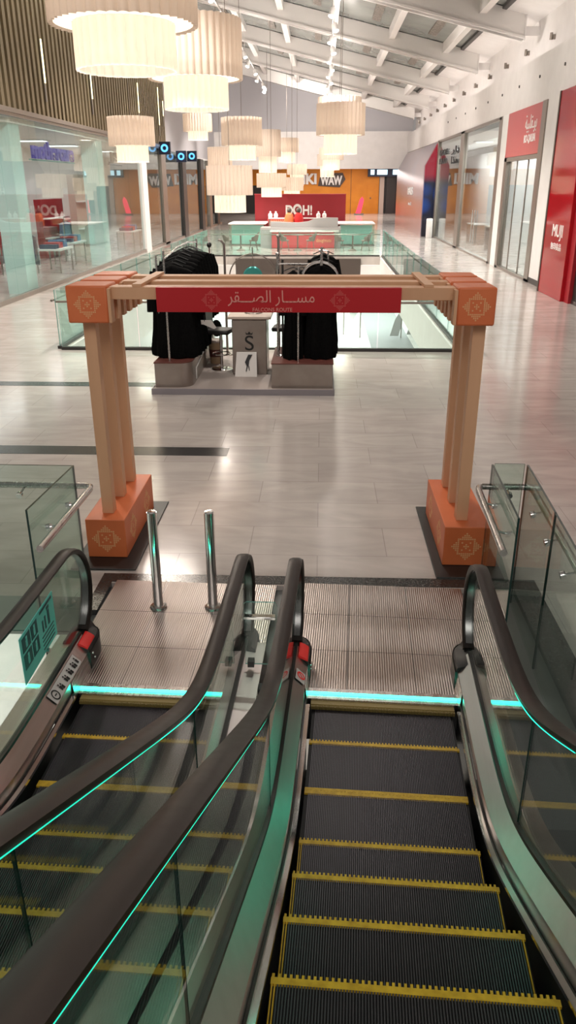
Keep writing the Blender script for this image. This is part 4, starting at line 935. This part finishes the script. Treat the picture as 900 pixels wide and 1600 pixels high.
text('lettering', 'H!', M['white_letter'], pw, 1, (-.82, 45.98, 1.66), FRONT, .03, width=.52, height=.52, bold=.03)
for i, x in enumerate((-3.0, -.35)):
    t = thing('backlit_panel', 'rose-red slatted counter display on the %s of the slogan' % ('left', 'right')[i], 'panel', (x+.6, 45, 0))
    MB().box(x, x+1.15, 45.2, 45.35, .6, 1.30).build('panel', M['red_pale'], t, bevel=.1)
    mb = MB()
    for k in range(9): mb.prism([(x+.12+.1*k, 45.19, .95), (x+.16+.1*k, 45.19, .95), (x+.24+.1*k, 45.19, 1.2), (x+.20+.1*k, 45.19, 1.2)], (0, .01, 0))
    mb.build('slats', M['motif'], t); box('stand', M['frame'], x+.1, x+1.05, 45.35, 45.5, 0, .9, t)
for i, (x, z, lab) in enumerate([(-2.8, 1.5, 'leftmost white jar on the cafe counter'), (-2.5, 1.5, 'second white jar on the left of the cafe counter'), (-.2, 1.5, 'left white jar of the pair right of the slogan'), (.12, 1.5, 'right white jar of the pair right of the slogan')]):
    t = thing('jar', lab, 'jar', (x, 44.5, 1.3)); MB().lathe([(.001, 0), (.09, 0), (.12, .12), (.10, .2), (.05, .24)], 12, (x, 44.5, 1.32)).build('body', M['white'], t); MB().sphere((x, 44.5, 1.6), .05, 8).build('knob', M['white'], t)
t = thing('glass_shelf', 'long shelf above the cafe counter carrying white jars', 'shelf', (-1.2, 44.5, 1.3))
box('shelf', M['whiteframe'], -2.9, .8, 44.35, 44.65, 1.28, 1.32, t)
for x in (-2.85, -1.2, .75): box('upright', M['frame'], x-.03, x+.03, 44.45, 44.55, 0, 1.28, t)
for i, (x, m, lab) in enumerate([(-1.75, 'orange', 'orange apron figure-shaped display left of the slogan'), (-1.25, 'scarf', 'red and dark standing display beneath the slogan')]):
    t = thing('counter_display', lab, 'display', (x, 43.8, .98))
    MB().lathe([(.001, 0), (.22, 0), (.26, .3), (.18, .55), (.08, .62)], 14, (x, 43.8, .98)).build('body', M[m], t); MB().sphere((x, 43.8, 1.72), .13, 12).build('top', M['brown'], t)
    box('stand', M['frame'], x-.2, x+.2, 43.6, 44.0, 0, .98, t)

# ---------------------------------------------------------------- far shops
ow = thing('orange_shopfront', 'orange shopfront wall with white cartoon lettering at the far end', 'shopfront', (1, 92, 0))
box('wall', M['orangewall'], -4.5, 6.2, 92, 92.4, 0, 4.74, ow); box('panel_joint', M['brown'], 3.1, 3.14, 91.98, 92, 0, 4.7, ow); box('door_leaf', M['orangewall'], 4.9, 6.1, 91.96, 92, 0, 3.0, ow)
MB().sphere((5.3, 91.93, 1.6), .08, 8).build('door_knob', M['frame'], ow)
MB().prism([(-.5, 91.9, 2.85), (1.9, 91.9, 2.7), (2.5, 91.9, 3.5), (2.2, 91.9, 4.15), (-.2, 91.9, 4.1)], (0, .1, 0)).build('sign_back', M['brown'], ow)
text('lettering', 'MIKI', M['white_letter'], ow, 1, (-1.95, 91.85, 3.55), FRONT, .05, width=2.6, height=1.1, bold=.05)
text('lettering', 'WAW', M['white_letter'], ow, 1, (.95, 91.85, 3.4), FRONT, .05, width=2.4, height=.95, bold=.05)
fd = thing('dark_shopfront', 'dark shop entrance with lit overhead signs right of the orange shopfront', 'shopfront', (8, 92, 0))
box('wall', M['darkframe'], 6.2, 11.9, 92.2, 92.5, 0, 4.74, fd)
for x0, x1, m in ((6.25, 6.75, 'cream'), (7.0, 8.0, 'darkframe'), (8.2, 8.5, 'cream'), (9.2, 9.7, 'whiteframe')): box('pillar', M[m], x0, x1, 91.9, 92.2, 0, 4.2, fd)
for x0, x1 in ((5.2, 5.6), (5.9, 7.0), (7.6, 8.6), (8.8, 9.2)): box('sign', M['whitelit'], x0, x1, 91.4, 91.5, 3.95, 4.45, fd)
MB().box(4.9, 10, 91.5, 91.7, 3.75, 4.55).build('sign_box', M['navy'], fd)
ol = thing('orange_fascia', 'orange fascia above a dark shop at the far left end', 'shopfront', (-10, 92, 0))
box('fascia', M['orangewall'], -13.9, -4.5, 92, 92.3, 2.9, 4.5, ol); box('dark_opening', M['darkframe'], -13.9, -4.5, 92.3, 92.6, 0, 2.9, ol); box('lintel', M['whiteframe'], -13.9, -4.5, 91.9, 92.3, 4.5, 4.74, ol)
st = thing('red_standee', 'glowing red leaning figure-shaped standee on the far walkway', 'standee', (4.0, 88, 0))
MB().prism([(3.55, 88, .15), (4.1, 88, .15), (4.3, 88, 1.0), (4.4, 88, 1.5), (4.2, 88, 1.8), (3.95, 88, 1.5), (3.78, 88, .9)], (0, .2, 0)).build('panel', M['neon'], st); box('foot', M['frame'], 3.4, 4.4, 87.8, 88.4, 0, .15, st)
st = thing('red_standee', 'small glowing red standee by the dark far entrance', 'standee', (8.8, 90, 0))
MB().prism([(8.6, 90, .15), (9.1, 90, .15), (9.15, 90, 1.0), (9.0, 90, 2.0), (8.75, 90, 2.0)], (0, .2, 0)).build('panel', M['neon'], st); box('foot', M['frame'], 8.5, 9.2, 89.8, 90.4, 0, .15, st)
for i, (x, y) in enumerate([(-3.5, 72), (-1, 72), (1.8, 72), (4.2, 72), (6, 72), (-6, 80), (0, 80), (4, 80), (-9, 76), (-3, 86), (3, 86)]):
    t = thing('downlight', 'round downlight in the low far ceiling', 'downlight', (x, y, 4.75), group='downlights in the low far ceiling')
    MB().lathe([(.14, -.01), (.2, -.012), (.2, 0)], 14, (x, y, 4.75)).build('ring', M['frame'], t); MB().lathe([(.001, -.006), (.14, -.006)], 14, (x, y, 4.75)).build('lens', M['bulb'], t)

# ---------------------------------------------------------------- pleated pendant lamps
def drum(R, h, z0, waves, amp=.036, inner=True):
    mb = MB(); n = waves * 6; vs = []
    for i in range(n):
        a = 2*PI*i/n; k = 1 + amp*(abs(math.cos(waves*a/2))*2-1)
        for (rr, z) in ((R, z0), (R*1.004, z0+h*.03), (R, z0+h)): vs.append((rr*k*math.cos(a), rr*k*math.sin(a), z))
    mb.add(vs, [(i*3+j, ((i+1) % n)*3+j, ((i+1) % n)*3+j+1, i*3+j+1) for i in range(n) for j in range(2)])
    return mb
def pendant(x, y, ztop, zmid, zlow, D, label):
    t = thing('pendant_lamp', label, 'pendant lamp', (x, y, zlow), group='pleated drum pendants over the void')
    R = D/2; hu, hl = ztop - zmid, zmid - zlow; nw = 42 if D > 2 else 32
    B = lambda mb, n, m, p=t, **k: mb.build(n, M[m], p, local=True, smooth=50, **k)
    u = B(drum(R, hu, hl, nw), 'upper_shade', 'shade_up')
    B(MB().lathe([(R*.70, hl+.03), (R*.97, hl+.03)], 40), 'shade_diffuser', 'bulb_warm', u)
    B(MB().lathe([(.001, hl+hu-.02), (R*.98, hl+hu-.02)], 32), 'shade_lid', 'shade_up', u)
    B(MB().lathe([(.03, hl-.16), (.09, hl-.10), (.10, hl-.04), (.05, hl), (.03, hl+.03)], 14), 'bulb', 'bulb_warm')
    l = B(drum(R*.69, hl+.08, 0, int(nw*.75)), 'lower_shade', 'shade_low')
    zr = rz(x) + .9 - zlow
    B(MB().tube([(0, 0, hl+hu-.03), (0, 0, zr)], .012, 6), 'suspension_cable', 'frame')
    B(MB().lathe([(.001, zr-.02), (.09, zr-.02), (.09, zr+.05)], 12), 'ceiling_rose', 'frame')
    return t
L = [(-3.24, 14.39, 6.85, 5.33, 4.68, 2.3, 'biggest pleated pendant lamp, cut off by the top edge of the photo'),
     (-3.26, 22.21, 6.74, 5.42, 4.74, 2.3, 'second biggest pleated pendant lamp, right behind the cut-off one'),
     (-5.83, 39.67, 5.98, 5.24, 4.89, 1.3, 'small pleated pendant lamp directly below the second biggest one'),
     (-6.04, 26.73, 4.92, 4.10, 3.63, 1.4, 'lone pleated pendant lamp nearest the left shopfront'),
     (-3.52, 36.83, 5.61, 4.52, 3.96, 1.7, 'pleated pendant lamp high in the middle cluster, at its left'),
     (-3.55, 31.89, 3.63, 2.60, 1.98, 1.7, 'lowest-hanging pleated pendant lamp, at the left of the red cafe wall'),
     (-5.24, 42.93, 4.72, 3.78, 3.08, 1.2, 'pleated pendant lamp mostly hidden behind the lowest-hanging one'),
     (-3.27, 50.15, 5.92, 4.49, 3.62, 1.5, 'tall pleated pendant lamp in the centre of the middle cluster'),
     (-2.53, 59.27, 5.94, 5.05, 4.40, 1.6, 'pleated pendant lamp at the upper right of the middle cluster'),
     (-2.67, 43.70, 3.51, 2.83, 2.37, 1.5, 'low pleated pendant lamp just above the left half of the red cafe wall'),
     (-1.92, 52.40, 3.39, 2.62, 2.10, 1.4, 'smaller low pleated pendant lamp overlapping the top of the red cafe wall'),
     (-1.75, 57.12, 4.23, 3.59, 2.91, 1.3, 'pleated pendant lamp behind the low ones, left of the orange wall lettering'),
     (.70, 34.87, 5.95, 4.80, 4.11, 1.9, 'big pleated pendant lamp on the right, under the row of track spots'),
     (.72, 39.21, 6.58, 5.34, 4.55, 1.9, 'pleated pendant lamp peeping out above the big right one'),
     (.61, 61.13, 5.40, 4.60, 3.93, 1.7, 'small pleated pendant lamp below the big right one'),
     (.34, 61.95+3, 5.10, 4.28, 3.50, 1.5, 'farthest pleated pendant lamp, lowest below the big right one')]
for a in L: pendant(*a)

# ---------------------------------------------------------------- track spotlights
def track(x, z, y0, y1, n, label, lean):
    t = thing('track_light', label, 'track light', (x, y0, z))
    box('rail', M['frame'], x-.03, x+.03, y0, y1, z, z+.05, t)
    k = y0 + .3
    while k < y1: MB().tube([(x, k, z+.06), (x, k, rz(x)+.1)], .012, 6).build('hanger_rod', M['beam'], t); k += 8.6
    for i in range(n):
        y = y0 + .5 + (y1-y0-1)*i/(n-1); sx = lean*(1 if i % 2 else -1)
        h = MB().tube([(x, y, z), (x+sx*.1, y-.03, z-.10)], .02, 8).tube([(x+sx*.05, y-.0, z-.08), (x+sx*.16, y-.10, z-.30)], .10, 14).build('spotlight', M['beam'], t)
        d = Vector((sx*.11, -.10, -.22)).normalized(); c = Vector((x+sx*.16, y-.10, z-.30)) + d*.004
        a = d.orthogonal().normalized(); b = d.cross(a)
        MB().add([c + (a*math.cos(q) + b*math.sin(q))*.092 for q in [2*PI*j/14 for j in range(14)]], [tuple(range(14))]).build('lens', M['bulb'], h, smooth=0)
track(-3.85, 8.85, 8, 58, 17, 'ceiling track of white spotlights running above the middle lamps', .6)
track(.30, 8.2, 8, 60, 21, 'ceiling track of white spotlights above the big right pendant lamp', .6)

# ---------------------------------------------------------------- lights
def area(name, loc, rot, sx, sy, power, col=(1, .93, .87)):
    l = bpy.data.lights.new(name, 'AREA'); l.shape = 'RECTANGLE'; l.size = sx; l.size_y = sy; l.energy = power; l.color = col
    o = bpy.data.objects.new(name, l); COL.objects.link(o); o.location = loc; o.rotation_euler = rot; return o
def spot(name, loc, target, power, size, col=(1, .93, .86), r=.12, blend=.6):
    l = bpy.data.lights.new(name, 'SPOT'); l.energy = power; l.spot_size = rad(size); l.spot_blend = blend; l.color = col; l.shadow_soft_size = r
    o = bpy.data.objects.new(name, l); COL.objects.link(o); o.location = loc
    o.rotation_euler = (Vector(target) - Vector(loc)).to_track_quat('-Z', 'Y').to_euler(); return o
for i, yy in enumerate((10, 19, 28, 37, 46, 55)):
    spot('track_spot_lamp', (.30, yy, 7.8), (1.5, yy+1, 0), 2300 if i else 620, 120)
    spot('track_spot_lamp', (-3.85, yy, 8.4), (-5.5, yy+1, 0), 2300 if i else 480, 120)
for yy in (22, 32, 42, 52):
    spot('track_wallwash_lamp', (.30, yy, 7.8), (6.8, yy+2, 4.5), 900, 110)
spot('track_wallwash_lamp', (.30, 57, 8.0), (2, 69, 5.5), 2600, 120)
spot('track_wallwash_lamp', (-3.85, 57, 8.6), (-6, 69, 6.0), 2600, 120)
for x, y, zt, zm, zl, D, lab in L:
    for zz, pw, rr in ((zl + .42*(zm-zl), 10.5, .06), (zm + .45*(zt-zm), 5.6, .06)):
        l = bpy.data.lights.new('pendant_bulb', 'POINT'); l.energy = pw * D * D; l.color = (1, .88, .74); l.shadow_soft_size = rr
        o = bpy.data.objects.new('pendant_bulb', l); COL.objects.link(o); o.location = (x, y, zz)
    l = bpy.data.lights.new('pendant_downlight', 'AREA'); l.shape = 'DISK'; l.size = D * .62; l.energy = 20 * D * D; l.color = (1, .90, .80)
    o = bpy.data.objects.new('pendant_downlight', l); COL.objects.link(o); o.location = (x, y, zl + .03)
area('added_ceiling_fill', (.30, 37, 7.6), (PI, 0, 0), .6, 44, 720)  # upward area fills added along the tracks to brighten the ceiling
area('added_ceiling_fill', (-3.85, 37, 8.0), (PI, 0, 0), .6, 44, 720)
area('cove_lamp', (RX+.25, 40, 6.75), (0, rad(155), 0), .2, 50, 170)           # uplighters along the right ledge
area('slat_wash_lamp', (LX+.9, 30, 10.0), (0, rad(15), 0), .2, 30, 500, (1, .9, .7))
area('far_ceiling_lamp', (1, 82, 4.6), (0, 0, 0), 14, 16, 1300)
area('left_shop_lamp', (-11, 34, 4.4), (0, 0, 0), 2, 34, 520, (1, .97, .95))
area('right_shop_lamp', (8.6, 40, 4.95), (0, 0, 0), 1.2, 30, 1800, (1, .97, .95))
area('lower_ceiling_lamp', (-1, 46, -1.7), (0, 0, 0), 10, 14, 1800, (1, .99, .96))
area('lower_ceiling_lamp', (-6.5, 8, -.8), (0, 0, 0), 3, 10, 420, (1, .98, .94))
area('added_rear_fill', (.5, -5, 8.5), (rad(38), 0, 0), 7, 4, 430, (1, .92, .86))  # area fill added high behind the camera to brighten arch and steps
W = bpy.data.worlds.new('world'); SC.world = W; W.use_nodes = True
W.node_tree.nodes['Background'].inputs['Color'].default_value = (1, .90, .84, 1)
W.node_tree.nodes['Background'].inputs['Strength'].default_value = .25
SC.view_settings.view_transform = 'Standard'; SC.view_settings.look = 'None'; SC.view_settings.exposure = .12; SC.view_settings.gamma = 1; SC.view_settings.use_curve_mapping = False
SC.cycles.use_denoising = True
SC.cycles.max_bounces = 10; SC.cycles.transparent_max_bounces = 24; SC.cycles.glossy_bounces = 5; SC.cycles.diffuse_bounces = 3
SC.cycles.sample_clamp_indirect = 6
SC.cycles.caustics_reflective = False; SC.cycles.caustics_refractive = False
